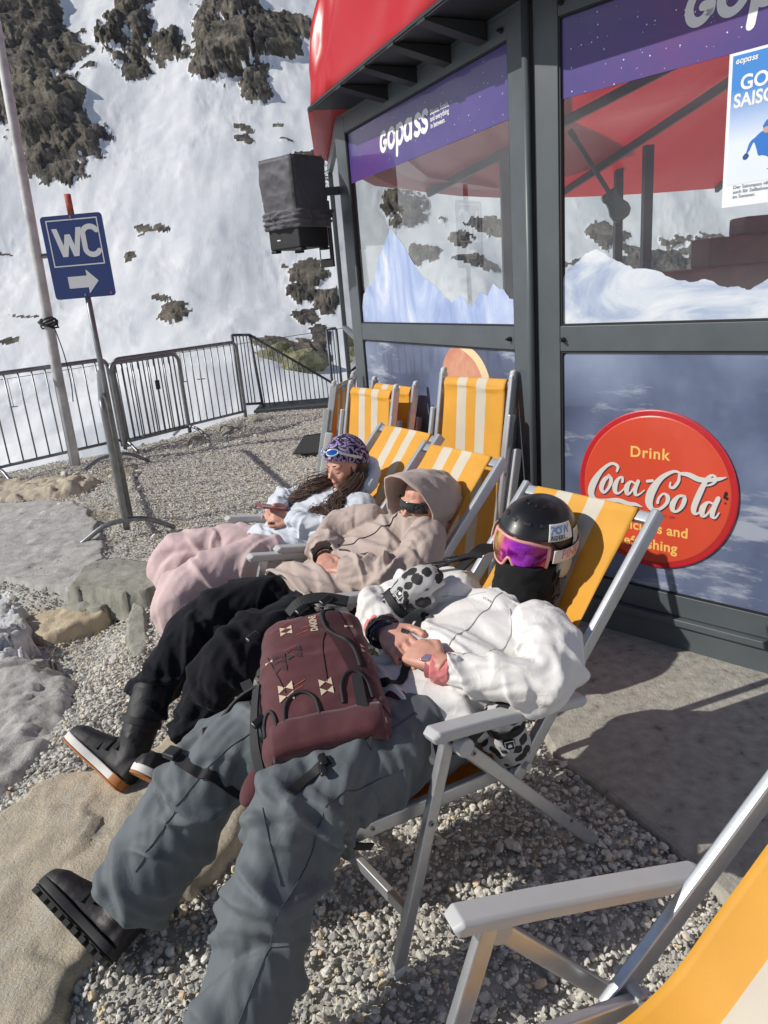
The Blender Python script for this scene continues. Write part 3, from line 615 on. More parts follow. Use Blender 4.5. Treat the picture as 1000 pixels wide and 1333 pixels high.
def canopy():
    E=[]; 
    for i in range(len(EP)-1):
        for k in range(14): E.append(EP[i].lerp(EP[i+1],k/14))
    E.append(EP[-1]); ed=[]
    vs=[];nv=24;n=len(E)
    for i,p in enumerate(E):
        inn=(KC-p).normalized()
        for j in range(nv+1):
            f=j/nv; z=ZE+f*1.6; off=.02+.10*f+.55*f*f; s=(i%14)/14
            sag=.05*math.sin(PI*s)*math.sin(PI*min(1,f*1.8))+.03*noise.noise(V(i*.35,f*5,0))+.012*noise.noise(V(i*.9,f*14,4))
            q=p+inn*(off+sag); vs.append((q.x,q.y,z))
    mb=MB(); mb.v=vs; mb.f=[(i*(nv+1)+j,(i+1)*(nv+1)+j,(i+1)*(nv+1)+j+1,i*(nv+1)+j+1) for i in range(n-1) for j in range(nv)]
    mb.build('canopy_valance',red,kiosk,smooth=True,world=True,solid=.003)
    # soffit
    mb=MB(); mb.v=[(p.x,p.y,ZE-.012) for p in EP]+[((p+(KC-p).normalized()*.62).x,(p+(KC-p).normalized()*.62).y,ZE-.008) for p in EP]; k=len(EP); mb.f=[(i,i+1,k+i+1,k+i) for i in range(4)]; [(lambda q_: (setattr(q_,'v',[mb.v[i],mb.v[i+1],mb.v[k+i+1],mb.v[k+i]]),setattr(q_,'f',[(0,1,2,3)]),q_.build('canopy_flap',red,kiosk,world=True,solid=.004)))(MB()) for i in range(4,k-1)]
    fs_=mb.f
    for f_ in fs_: q_=MB(); q_.v=[mb.v[i] for i in f_]; q_.f=[(0,1,2,3)]; q_.build('soffit_panel',steeld,kiosk,world=True,solid=.01)
    mb=MB()
    for i in range(4): mb.beam(EP[i]+V(.012,.012,ZE-.012),EP[i+1]+V(.012,.012,ZE-.012),(KC-EP[i]),.02,.025)
    mb.build('gutter',steeld,kiosk,world=True)
    for i,f in ((2,.12),(2,.36),(2,.62),(2,.88)):
        a=EP[i].lerp(EP[i+1],f)+V(0,0,ZE-.02); inn=-nLo; bq=a+inn*.30; sd=(EP[i+1]-EP[i]).normalized()*.035
        mb=MB(); mb.add([a-sd,a+sd,bq+sd,bq-sd,a-sd+V(0,0,-.012),a+sd+V(0,0,-.012),bq+sd+V(0,0,-.075),bq-sd+V(0,0,-.075)],[(0,1,2,3),(4,5,6,7),(0,1,5,4),(1,2,6,5),(2,3,7,6),(3,0,4,7)])
        mb.build('soffit_bracket',steeld,kiosk,world=True)
    # inner cone
    mb=MB(); mb.v=[(KC.x,KC.y,4.3)]; K=36
    for a in range(K+1):
        an=2*PI*a/K; mb.v.append((KC.x+5.35*math.cos(an),KC.y+5.35*math.sin(an),2.62))
    mb.f=[(0,i,i+1) for i in range(1,K+1)]; mb.build('inner_canopy',redin,kiosk,world=True)
    for a in range(0,360,30):
        MB().beam(KC+V(0,0,4.2),KC+V(5.3*math.cos(R(a)),5.3*math.sin(R(a)),2.6),(0,0,1),.09,.05).build('rafter',steeld,kiosk,world=True)
canopy()
wbox(WL,.0,2.06,2.653,2.70,-.1,-.004,'head_beam',steel); wbox(WR,.0,2.4,2.653,2.70,-.1,-.004,'head_beam',steel)
# inside: floor, far posts, counter
fl=mat('kiosk_floor',(.10,.09,.08),.7)
mb=MB(); K=36; mb.v=[(KC.x+5.1*math.cos(2*PI*a/K),KC.y+5.1*math.sin(2*PI*a/K),.02) for a in range(K)]; mb.f=[tuple(range(K))]; mb.build('interior_floor',fl,kiosk,world=True)
wood=mat('dark_timber',(.17,.05,.04),.6,var=.4,vscale=4)
for x,y in ((1.62,8.55),(1.86,9.6),(3.35,9.0),(3.55,10.6),(6.3,11.2),(8.2,10.6)):
    MB().bb(x-.05,x+.05,y-.05,y+.05,0,2.9).build('inner_post',steeld,kiosk,world=True)
mb=MB(); mb.bb(3.2,9.8,8.0,8.8,.0,1.52).bb(3.75,9.5,8.2,8.7,1.52,1.83).bb(4.15,4.75,8.25,8.65,1.83,2.02).bb(4.95,8.9,8.3,8.7,1.83,2.25); mb.build('bar_counter',wood,kiosk,bevel=.03,world=True)
MB().bb(1.2,3.6,9.9,10.1,.0,1.05).build('low_partition',wood,kiosk,world=True)
# ------------------------------------------------ round drinks sign
cred=mat('sign_red',(.66,.075,.035),.32,coat=.6,var=.06,vscale=3); crim=mat('sign_rim',(.50,.018,.025),.35,coat=.5); cyel=mat('sign_yellow',(.85,.52,.13),.5); cwht=mat('sign_silver',(.66,.64,.60),.45); cshd=mat('sign_shadow',(.06,.03,.05),.5)
sign=thing('drink_sign','round red drink sign with white script lettering on the lower glass pane','sign',tuple(WR(.575,.706,-.012)))
def disc(r,d0,d1,name,m_,cu=.575,cz=.706,n=96):
    mb=MB(); rr=[]
    for rad,d in ((r,d0),(r,d1-.002),(r*.985,d1)): rr.append([WR(cu+rad*math.cos(2*PI*k/n),cz+rad*math.sin(2*PI*k/n),d) for k in range(n)])
    mb.rings(rr); return mb.build(name,m_,sign,world=True)
disc(.344,-.013,-.004,'rim',crim); face=disc(.319,-.0045,-.0015,'face',cred)
COKE=[[(0.4121, 0.7725, 0.0092), (0.4157, 0.796, 0.0147), (0.3855, 0.8042, 0.0129), (0.343, 0.7702, 0.0184), (0.3038, 0.711, 0.0313), (0.2893, 0.6588, 0.0313), (0.3107, 0.6285, 0.0221), (0.3568, 0.6313, 0.0166), (0.4182, 0.6424, 0.0202), (0.4683, 0.6342, 0.0184), (0.5027, 0.6355, 0.0147), (0.531, 0.6282, 0.0037)], [(0.3781, 0.749, 0.011), (0.3538, 0.7263, 0.0202), (0.3396, 0.6888, 0.0221), (0.3523, 0.6686, 0.0129), (0.3747, 0.6935, 0.0129), (0.3865, 0.7305, 0.0184), (0.374, 0.7524, 0.0092)], [(0.4387, 0.7294, 0.0129), (0.4384, 0.7487, 0.011), (0.4206, 0.7406, 0.0129), (0.405, 0.7075, 0.0239), (0.4075, 0.6783, 0.0184), (0.4257, 0.677, 0.0092), (0.4511, 0.7039, 0.0055)], [(0.4956, 0.7291, 0.0092), (0.4761, 0.7342, 0.011), (0.459, 0.7069, 0.0239), (0.4615, 0.6781, 0.0166), (0.479, 0.6883, 0.0092), (0.4996, 0.7258, 0.0074)], [(0.5108, 0.7406, 0.0166), (0.4982, 0.7045, 0.0184), (0.5007, 0.6798, 0.0147), (0.518, 0.6842, 0.0074), (0.5386, 0.7043, 0.0055)], [(0.5507, 0.7457, 0.0129), (0.5731, 0.7514, 0.0129)], [(0.6849, 0.7776, 0.0074), (0.6858, 0.7977, 0.0092), (0.6573, 0.7997, 0.0129), (0.6078, 0.7642, 0.0221), (0.5708, 0.7031, 0.035), (0.5609, 0.654, 0.0331), (0.5769, 0.6258, 0.0202), (0.6067, 0.6305, 0.0129), (0.6353, 0.6596, 0.0147), (0.6416, 0.6887, 0.0184), (0.6228, 0.7009, 0.0092), (0.6033, 0.6793, 0.011), (0.5984, 0.6578, 0.0129)], [(0.6843, 0.792, 0.0092), (0.6836, 0.7646, 0.0129), (0.6652, 0.7347, 0.0129), (0.649, 0.7343, 0.011), (0.6501, 0.753, 0.0074)], [(0.6859, 0.7959, 0.011), (0.7227, 0.7949, 0.0202), (0.7663, 0.7806, 0.0221), (0.8083, 0.7841, 0.0166), (0.841, 0.7918, 0.0147), (0.8697, 0.8024, 0.0037)], [(0.711, 0.7024, 0.011), (0.6863, 0.6988, 0.0129), (0.6642, 0.6658, 0.0239), (0.6635, 0.6376, 0.0202), (0.6817, 0.633, 0.011), (0.7022, 0.6586, 0.0166), (0.7114, 0.6914, 0.0184), (0.7056, 0.7035, 0.0074)], [(0.826, 0.7952, 0.0092), (0.8172, 0.8047, 0.0092), (0.7965, 0.7862, 0.0166), (0.7707, 0.7255, 0.0239), (0.7512, 0.6643, 0.0239), (0.7523, 0.6387, 0.0184), (0.7663, 0.6373, 0.0092), (0.7842, 0.6585, 0.0055)], [(0.8255, 0.8039, 0.0074), (0.833, 0.7873, 0.0092), (0.8158, 0.7674, 0.0092), (0.7895, 0.7568, 0.0046)], [(0.8234, 0.6881, 0.0092), (0.8047, 0.6907, 0.011), (0.7857, 0.6642, 0.0239), (0.7855, 0.6331, 0.0184), (0.8023, 0.6377, 0.0092), (0.8256, 0.6777, 0.0074)], [(0.8437, 0.7127, 0.0184), (0.8279, 0.6654, 0.0202), (0.8243, 0.6377, 0.0184), (0.8365, 0.6306, 0.0092), (0.8503, 0.6528, 0.0055)]]
stroke_mesh([[(u+.004,z-.005,w*1.08) for u,z,w in s] for s in COKE],lambda x,y,dp: WR(x,y,-.0012),'letter_shadow',cshd,face,layer=0)
stroke_mesh(COKE,lambda x,y,dp: WR(x,y,-.0008+dp),'script_lettering',cwht,face,layer=.00006)
def serif(s,u0,z0,size,sp=1.0,m_=cyel,w=.0014): text_mesh(s,size,lambda x,y: WR(u0+x,z0+y,-.0008),'lettering',m_,face,w,0,'LEFT',sp)
serif('Drink',.470,.846,.066,1.12); serif('Delicious and',.385,.522,.062,1.02); serif('Refreshing',.412,.447,.062,1.05)
serif('TRADE MARK REG. U.S. PAT. OFF.',.452,.597,.0155,.98,cshd,.0001)
for u,z,s in ((.872,.735,.008),(.868,.722,.007),(.877,.716,.006),(.872,.696,.004)):
    MB().add([WR(u+s*math.cos(k),z+s*1.3*math.sin(k),-.0008) for k in range(7)],[tuple(range(7))]).build('paint_chip',black,face,world=True)
# ------------------------------------------------ season pass poster
poster=thing('poster','white and blue skier poster taped to the upper right glass pane','poster',tuple(WR(.79,1.788,-.018)))
pw=mat('poster_paper',(.80,.81,.83),.55); 
pb=bpy.data.materials.new('poster_blue'); pb.use_nodes=True; t,b=nodes(pb); geo=N(t,'ShaderNodeNewGeometry'); sx=N(t,'ShaderNodeSeparateXYZ'); L_(t,geo.outputs['Position'],sx.inputs[0]); mr=N(t,'ShaderNodeMapRange'); mr.inputs[1].default_value=1.99; mr.inputs[2].default_value=2.16; L_(t,sx.outputs[2],mr.inputs[0])
mx=N(t,'ShaderNodeMix'); mx.data_type='RGBA'; mx.inputs[6].default_value=(.72,.78,.86,1); mx.inputs[7].default_value=(.03,.22,.62,1); L_(t,mr.outputs[0],mx.inputs[0]); L_(t,mx.outputs[2],b.inputs['Base Color']); b.inputs['Roughness'].default_value=.5
paper=sheet(WR,.79,1.165,1.788,2.271,-.0155,'paper',pw,poster); pic=sheet(WR,.802,1.153,1.86,2.262,-.0148,'printed_picture',pb,poster,.0004)
logo(WR,.812,2.236,.013,.0135,1,-.0143,pic)
text_mesh('GOPASS',.062,lambda x,y: WR(.83+x*.94,2.155+y,-.0142),'lettering',white,pic,.0016); text_mesh('SAISONPASS',.058,lambda x,y: WR(.812+x*.88,2.104+y,-.0142),'lettering',white,pic,.0016)
grey=mat('grey_print',(.22,.25,.32),.5)
for i,s in enumerate(['Der Saisonpass gilt','auch für Seilbahnen','im Sommer.']): text_mesh(s,.0155,lambda x,y,i=i: WR(.826+x,1.846-i*.0155+y,-.0142),'lettering',grey,paper,.0002)
# printed skier: flat shapes
skb=mat('skier_blue',(.015,.16,.55),.5); skd=mat('skier_dark',(.02,.06,.2),.5); skin_p=mat('skier_face',(.55,.33,.24),.5)
def shp(pts,m_,name='printed_skier',d=-.0140): return blob(WR,pts,d,name,m_,pic)
shp([(.862,1.95),(.872,1.985),(.89,2.0),(.912,2.015),(.95,2.02),(.975,2.0),(.965,1.965),(.93,1.95),(.905,1.94),(.895,1.965),(.885,1.985),(.872,1.96)],skb)
shp([(.90,1.965),(.93,1.972),(.97,1.97),(.99,1.94),(.975,1.90),(.955,1.915),(.93,1.935),(.905,1.945)],skb,'printed_skier',-.0138)
shp([(.912,2.03),(.925,2.048),(.945,2.045),(.948,2.025),(.935,2.012),(.918,2.014)],skb,'printed_skier',-.0137); shp([(.913,2.022),(.925,2.027),(.937,2.02),(.93,2.008),(.917,2.01)],skin_p,'printed_skier',-.0136)
shp([(.852,1.945),(.862,1.955),(.872,1.948),(.866,1.936),(.855,1.936)],skd,'printed_skier',-.0137); shp([(.93,1.895),(.97,1.90),(1.06,1.925),(1.061,1.921),(.97,1.892)],skd,'printed_skier',-.0137)
# ------------------------------------------------ things inside the glass
gt=thing('electric_guitar','dark electric guitar hanging behind the right glass pane','guitar',(1.40,4.55,1.6))
gm_=mat('guitar_body',(.03,.035,.03),.3,coat=.5)
ax=V(.55,0,-.83).normalized(); sd=V(.83,0,.55).normalized(); Y=V(0,1,0); c0=V(1.34,4.5,2.20)
mb=MB(); prof=[(0,.07),(.04,.085),(.08,.07),(.13,.075),(.19,.10),(.25,.095),(.29,.05)]; top=[c0+ax*(.20+a*.62)+sd*w*.62 for a,w in prof]; bot=[c0+ax*(.20+a*.62)-sd*w*.6 for a,w in prof][::-1]
pl_=top+bot; k=len(pl_); mb.add(pl_+[p+Y*.04 for p in pl_],[tuple(range(k)),tuple(range(k,2*k))[::-1]]+[(i,(i+1)%k,k+(i+1)%k,k+i) for i in range(k)]); mb.build('guitar_body',gm_,gt,bevel=.008,world=True)
MB().beam(c0+ax*-.14,c0+ax*.24,Y,.015,.024).build('guitar_neck',mat('guitar_neck',(.09,.06,.04),.5),gt,world=True); MB().beam(c0+ax*-.21,c0+ax*-.14,Y,.015,.036).build('headstock',gm_,gt,bevel=.006,world=True)
# ------------------------------------------------ rock slabs
def sdpoly(px,py,poly):
    d=np.full(px.shape,1e9); ins=np.zeros(px.shape,bool); n=len(poly)
    for i in range(n):
        x0,y0=poly[i]; x1,y1=poly[(i+1)%n]; ex,ey=x1-x0,y1-y0; t=np.clip(((px-x0)*ex+(py-y0)*ey)/(ex*ex+ey*ey),0,1)
        d=np.minimum(d,np.hypot(px-x0-t*ex,py-y0-t*ey)); c=((y0>py)!=(y1>py)); 
        with np.errstate(divide='ignore',invalid='ignore'): c&=px<(ex*(py-y0)/(ey if ey else 1e-9)+x0)
        ins^=c
    return np.where(ins,d,-d)
def rockmat(name,cols,sc=9,bump=.6,big=3):
    M=mat(name,cols[0],.9,vcols=[(.25+.5*i/(len(cols)-1),c) for i,c in enumerate(cols)],vscale=sc,detail=12,bump=[(26,bump,.012),(140,.7,.005),(big,.4,.03),(70,.5,.006)])
    for n in M.node_tree.nodes:
        if n.type=='TEX_NOISE': n.inputs['Roughness'].default_value=.74
    return M
rk_sand=rockmat('sandy_rock',[(.20,.18,.14),(.44,.40,.32),(.58,.50,.37),(.55,.52,.43),(.68,.65,.57)],6)
rk_grey=rockmat('grey_rock',[(.20,.20,.185),(.40,.39,.365),(.54,.53,.495),(.66,.65,.62)],7)
rk_green=rockmat('greenish_rock',[(.14,.14,.115),(.29,.285,.235),(.40,.39,.33),(.50,.48,.42)],6)
rk_yel=rockmat('yellowish_rock',[(.34,.27,.17),(.52,.42,.28),(.62,.52,.36),(.66,.58,.43)],5)
dsnow=mat('old_snow',(.62,.63,.64),.85,vcols=[(.3,(.30,.29,.27)),(.45,(.52,.52,.51)),(.6,(.68,.69,.70)),(.8,(.78,.79,.80))],vscale=5,detail=12,bump=[(18,.7,.03),(70,.5,.01)])
def rockslab(name,poly,zt,th,m_,round_=.05,amp=.02,step=.012,rough=.05,tilt=(0,0),seed=0,label=None,cat='rock',under=0,kind=None,rf=9):
    poly=[(p.x,p.y) for p in catmull([V(x,y,0) for x,y in poly+[poly[0]]],3)[:-1]]
    xs=np.array([p[0] for p in poly]); ys=np.array([p[1] for p in poly]); x=np.arange(xs.min()-.04,xs.max()+.04,step); y=np.arange(ys.min()-.04,ys.max()+.04,step)
    X,Y=np.meshgrid(x,y,indexing='ij'); d=sdpoly(X.ravel(),Y.ravel(),poly)+(fbm(X.ravel()*5,Y.ravel()*5,4,seed)-.5)*rough+(craggy(X.ravel()*7+seed,Y.ravel()*7,seed)-.5)*rough*.5
    xx,yy=X.ravel(),Y.ravel(); e=np.clip(d/round_,0,1); prof=np.sqrt(np.clip(1-(1-e)**2.4,0,1)); cx_,cy_=xs.mean(),ys.mean()
    top=zt+(xx-cx_)*tilt[0]+(yy-cy_)*tilt[1]+(fbm(xx*3,yy*3,5,seed+3)-.5)*amp*2+(fbm(xx*rf,yy*rf,5,seed+5,True)-.5)*amp+(fbm(xx*30,yy*30,3,seed+8)-.5)*amp*.5+(craggy(xx*3.2+fbm(xx*6,yy*6,3,4),yy*5.5,seed+2)-.5)*amp*.9+(craggy(xx*11,yy*15,seed+6)-.5)*amp*.35
    z=top-th*(1-prof); co=np.stack([xx,yy,z],1); fc=gridfaces(len(x),len(y)); keep=(d[fc]>-.004).any(1); fc=fc[keep]
    used=np.unique(fc); mp=np.full(len(co),-1); mp[used]=np.arange(len(used)); co=co[used]; fc=mp[fc]
    me=npmesh(name,co,fc); return prop(link(name,me,m_),label,cat,None,kind)
rockslab('flat_boulder',[(-1.42,1.94),(-1.38,2.09),(-1.29,2.2),(-1.16,2.24),(-.99,2.30),(-.86,2.56),(-.62,2.68),(-.3,2.66),(-.41,2.21),(-.52,1.80),(-.62,1.66),(-.76,1.53),(-.86,1.42),(-.88,1.31),(-.96,1.14),(-1.15,.9),(-1.6,1.3)],.050,.13,rk_sand,.045,.015,.016,.09,(0,.0),1,'large flat sandy boulder under the outstretched ski boots')
rockslab('grey_boulder',[(-2.5,3.2),(-2.2,3.42),(-1.84,3.44),(-1.56,3.16),(-1.42,2.75),(-1.40,2.40),(-1.5,2.25),(-1.8,1.9),(-2.4,2.2)],-.05,.2,rk_grey,.16,.04,.016,.12,(0,0),5,'mottled grey boulder at the lower left edge of the picture')
rockslab('ledge_slab',[(-3.6,4.9),(-2.75,4.56),(-2.25,4.25),(-1.98,4.12),(-1.86,4.16),(-1.9,4.5),(-2.1,5.1),(-2.6,6.1),(-3.2,6.4),(-4.4,6.3),(-4.4,5.2)],.015,.30,rk_grey,.012,.014,.020,.07,(0,0),9,'broad grey rock ledge left of the barrier foot')
rockslab('ledge_stone',[(-1.96,4.10),(-1.72,4.02),(-1.47,3.94),(-1.33,4.05),(-1.30,4.26),(-1.5,4.42),(-1.8,4.55),(-2.0,4.42)],.040,.19,rk_green,.010,.008,.014,.05,(0,0),13,'thick greenish stone slab in front of the barrier foot')
rockslab('yellowish_boulder',[(-2.62,4.7),(-2.42,4.3),(-2.15,3.85),(-1.97,3.74),(-1.82,3.82),(-1.66,3.98),(-1.75,4.2),(-2.2,4.5)],-.10,.2,rk_yel,.05,.02,.016,.05,(.05,0),17,'pale yellowish boulder wedged below the rock ledge')
rockslab('small_boulder',[(-2.02,4.06),(-1.83,3.96),(-1.68,3.98),(-1.62,4.1),(-1.9,4.22)],-.06,.14,rk_green,.015,.02,.020,.07,(0,0),19,'broken greenish stone tucked under the thick slab')
rockslab('kerb_stone',[(-1.50,3.86),(-1.42,3.83),(-1.30,3.50),(-1.22,3.22),(-1.30,3.20),(-1.42,3.5)],.0,.1,rk_green,.02,.008,.008,.02,(0,0),23,'narrow grey stone strip half buried in the gravel beside pink trousers')
rockslab('brown_boulder',[(-4.5,6.9),(-3.9,7.25),(-3.3,7.35),(-2.8,7.2),(-2.72,6.8),(-3.1,6.5),(-3.9,6.45),(-4.6,6.5)],.05,.25,rk_sand,.22,.04,.02,.1,(0,0),27,'rounded brown boulder with dry grass under the left barrier')
rockslab('old_snow',[(-3.1,4.6),(-2.66,4.63),(-2.42,4.5),(-2.2,4.0),(-2.04,3.72),(-1.95,3.45),(-2.1,3.3),(-2.7,3.1),(-3.3,3.4)],-.04,.2,dsnow,.10,.06,.014,.14,(0,0),31,'dirty old snow patch beside the yellowish boulder','snow',kind='structure')
for i,(x,y,s) in enumerate([(-1.92,9.5,.22),(-1.62,9.95,.2),(-2.25,8.85,.14),(-1.9,9.15,.11)]):
    rockslab('edge_rock',[(x-s,y-.4*s),(x,y-.6*s),(x+s,y-.2*s),(x+.8*s,y+.5*s),(x-.3*s,y+.6*s)],.05,.12,rk_green,.08,.02,.014,.06,(0,0),40+i,['long low rock at the gravel edge below the second barrier','flat rock at the gravel edge beside the metal landing','small rock near the middle barrier foot','smallest rock between barrier foot and landing'][i])
# mossy rocks beyond the stair
moss=mat('mossy_rock',(.2,.2,.12),.9,vcols=[(.25,(.06,.06,.045)),(.42,(.17,.165,.09)),(.55,(.26,.25,.14)),(.7,(.33,.33,.24)),(.85,(.42,.42,.34))],vscale=1.1,detail=12,bump=[(2.2,1,.35),(9,.7,.08),(30,.6,.03)],coord='Object')
def boulder(name,c,r,seed,label,m_=None,sub=5,grp=None,flat=0):
    bm=bmesh.new(); bmesh.ops.create_icosphere(bm,subdivisions=sub,radius=1); rnd=random.Random(seed); cuts=[(V(rnd.gauss(0,1),rnd.gauss(0,1),rnd.gauss(.3,1)).normalized(),rnd.uniform(.55,.85)) for _ in range(16)]
    for v in bm.verts:
        p=v.co.copy()
        for c_,t_ in cuts:
            d=p.dot(c_)-t_
            if d>0: p-=c_*d*.85
        p*=1+.16*noise.noise(p*1.7+V(seed,0,0))+.09*noise.noise(p*4+V(0,seed,0))+.05*(1-2*abs(noise.noise(p*9)))+.02*noise.noise(p*22)
        v.co=V(p.x*r[0],p.y*r[1],p.z*r[2])
    me=bpy.data.meshes.new(name); bm.to_mesh(me); bm.free(); o=link(name,me,m_ or moss,None,True); o.location=c; return prop(o,label,'boulder',grp)
BL=[((-7.9,62.5,-3.9),(3.0,2.0,1.9),3,'largest mossy boulder rising beyond the stair railing'),((-5.6,61.5,-3.9),(2.2,1.8,1.5),5,'mossy boulder right of the largest one beyond the stair railing'),((-9.9,62.0,-4.3),(1.3,1.3,1.0),8,'low mossy boulder left of the largest one beyond the railing'),((-7.2,59.5,-5.3),(3.3,1.2,.8),12,'long low mossy rock in the snow under the mossy boulders')]
for c,r,s,l in BL: boulder('mossy_boulder',c,r,s,l,sub=5,grp='mossy boulders beyond the stair railing')
# ------------------------------------------------ barriers
galv=mat('galvanised_steel',(.24,.25,.255),.42,.7,var=.25,vscale=18,bump=[(60,.1,.002)]); galvd=mat('painted_steel',(.10,.11,.12),.45,.4,var=.2,vscale=10)
def barrier(A,B,label,bars=14,h_=1.08,feet=(1,1),m_=galv,lowz=.13,tube=.0235,dz=0,group='crowd barriers'):
    A=V(*A);B=V(*B); L=(B-A).length; az=math.atan2(B.y-A.y,B.x-A.x); z0=float(hg(A.x,A.y))+dz
    t=thing('crowd_barrier',label,'barrier',(A.x,A.y,z0),az,group); r=.09
    def arc(cx_,cz,a0,a1): return [V(cx_+r*math.cos(R(a0+(a1-a0)*k/6)),0,cz+r*math.sin(R(a0+(a1-a0)*k/6))) for k in range(7)]
    path=[V(0,0,.05)]+[V(0,0,lowz)]+arc(r,h_-r,180,90)+arc(L-r,h_-r,90,0)+[V(L,0,lowz),V(L,0,.05)]
    MB().tube(path,tube,12).build('frame',m_,t,smooth=True)
    MB().tube([V(0,0,lowz),V(L,0,lowz)],tube*.75,10).build('bottom_rail',m_,t,smooth=True)
    bar=MB().tube([V(0,0,lowz),V(0,0,h_-.01)],.009,6).build('bar',m_,t,smooth=True); 
    for i in range(bars):
        o=bar if i==0 else bar.copy()
        if i: COL.objects.link(o); o.parent=t
        o.location=(L*(i+1)/(bars+1),0,0)
    f0=None
    for e,x in ((0,.0),(1,L)):
        if not feet[e]: continue
        if f0 is None:
            P=[V(0,-.34,.0),V(0,-.25,.055),V(0,-.16,.105),V(0,-.05,.125),V(0,.05,.125),V(0,.16,.105),V(0,.25,.055),V(0,.34,0)]
            f0=MB().tube(catmull(P,3),.019,10).build('foot',m_,t,smooth=True); f0.location=(x,0,0)
        else: o=f0.copy(); COL.objects.link(o); o.parent=t; o.location=(x,0,0)
    return t
b1=barrier((-4.03,7.5),(-3.05,8.57),'grey crowd barrier at the left edge in front of the flagpole',9)
b2=barrier((-3.0,8.62),(-1.82,10.13),'grey crowd barrier ending at the stair railing post',16,feet=(0,0))
b3=barrier((-2.99,8.47),(-2.40,9.24),'short narrow-barred barrier standing before the long middle one',12,h_=1.05,feet=(0,1))
b4=barrier((-1.93,5.18),(-2.86,7.75),'crowd barrier seen end-on carrying the toilet sign pole',16,h_=1.02)
MB().box((.0,-.02,.72),.05,.03,.11).build('lock_box',steeld,b3,bevel=.004); bpy.data.objects['lock_box'].location=(.59,0,0)
# toilet sign
sg=thing('toilet_sign','blue WC sign with white arrow on a red-tipped pole','sign',(-2.015,5.5,0),R(-3))
MB().tube([V(0,.03,.0),V(0,.03,2.27)],.021,14).build('pole',galv,sg,smooth=True)
MB().tube([V(-.004,.03,2.27),V(-.004,.03,2.41)],.0225,14).build('pole_tip',mat('faded_red_tape',(.42,.10,.07),.7,var=.5,vscale=30),sg,smooth=True)
blue=mat('sign_blue',(.008,.030,.15),.4,coat=.3,var=.12,vscale=3)
def plate(x0,x1,z0,z1,y,r,name,m_,par,th=.004):
    pts=[]
    for cx_,cz,a0 in ((x1-r,z1-r,0),(x0+r,z1-r,90),(x0+r,z0+r,180),(x1-r,z0+r,270)):
        for k in range(5): a=R(a0+22.5*k); pts.append((cx_+r*math.cos(a),cz+r*math.sin(a)))
    n=len(pts); mb=MB(); mb.v=[(x,y,z) for x,z in pts]+[(x,y+th,z) for x,z in pts]; mb.f=[tuple(range(n)),tuple(range(n,2*n))[::-1]]+[(i,(i+1)%n,n+(i+1)%n,n+i) for i in range(n)]
    return mb.build(name,m_,par)
pl1=plate(-.222,.222,1.715,2.275,0,.025,'plate',blue,sg)
sw=mat('sign_white',(.62,.63,.64),.5)
mb=MB(); x0,x1,z0,z1,w=-.185,.185,1.935,2.247,.008
for (a,b_,c,d) in ((x0,x1,z0,z0+w),(x0,x1,z1-w,z1),(x0,x0+w,z0+w,z1-w),(x1-w,x1,z0+w,z1-w)): mb.bb(a,b_,-.0012,-.0002,c,d)
mb.build('frame_line',sw,pl1)
mb=MB(); ar=[(-.105,1.865),(.035,1.865),(.035,1.907),(.115,1.825),(.035,1.743),(.035,1.785),(-.105,1.785)]; mb.v=[(x,-.0008,z) for x,z in ar]; mb.f=[tuple(range(7))]; mb.build('arrow',sw,pl1)
def letW(x0,w,z0,h_,s): # W strokes
    S=[]; pts=[(x0,z0+h_),(x0+w*.27,z0),(x0+w*.5,z0+h_*.78),(x0+w*.73,z0),(x0+w,z0+h_)]
    mb=MB()
    for (a,b_),(c,d) in zip(pts,pts[1:]):
        mb.add([(a-s/2,-.0008-len(mb.f)*.0001,b_),(a+s/2,-.0008-len(mb.f)*.0001,b_),(c+s/2,-.0008-len(mb.f)*.0001,d),(c-s/2,-.0008-len(mb.f)*.0001,d)],[(0,1,2,3)])
    return mb
letW(-.135,.175,2.0,.19,.038).build('letter',sw,pl1)
C_=[(.117+.0+.052*math.cos(R(a)),(2.143 if a<=180 else 2.047)+.045*math.sin(R(a)),.036) for a in range(25,181,15)]+[(.065,2.095,.036)]+[(.117+.052*math.cos(R(a)),2.047+.045*math.sin(R(a)),.036) for a in range(180,336,15)]
stroke_mesh([C_],lambda x,y,dp: V(x,-.0012-dp,y),'letter',sw,pl1,world=False)
for x,z in ((0,2.262),(.19,1.735),(.0,1.735)): MB().tube([V(x,0,z),V(x,-.006,z)],.008,10).build('rivet',mat('rivet',(.4,.12,.1),.5) if x or z>2 else galv,pl1)
# flagpole
fp=thing('flagpole','tall weathered white flagpole behind the left barrier','flagpole',(-3.43,8.0,-1.3))
MB().tube([V(-3.43,8,-1.3),V(-3.40,8,.9),V(-3.335,8,2.6),V(-3.24,8,5.2)],[.060,.055,.050,.043],18).build('mast',mat('weathered_white',(.50,.50,.49),.6,var=.3,vscale=6),fp,smooth=True,world=True)
mb=MB()
for k in range(5):
    z=1.50+k*.018; P=[V(-3.377+.088*math.cos(a*.7)+.012*math.sin(a*3+k),8+.088*math.sin(a*.7),z+.02*math.sin(a*1.3+k)) for a in range(0,10)]; mb.tube(P,.009,6)
mb.build('cable_coil',black,fp,world=True); MB().tube(catmull([V(-3.30,7.93,1.5),V(-3.25,7.92,1.2),V(-3.24,7.92,.9),V(-3.26,7.92,.7)],5),.006,6).build('loose_cable',black,fp,world=True)
MB().tube([V(-3.29,8,2.2),V(-3.19,8,2.2)],.025,8).build('lamp_bracket',galv,fp,world=True)
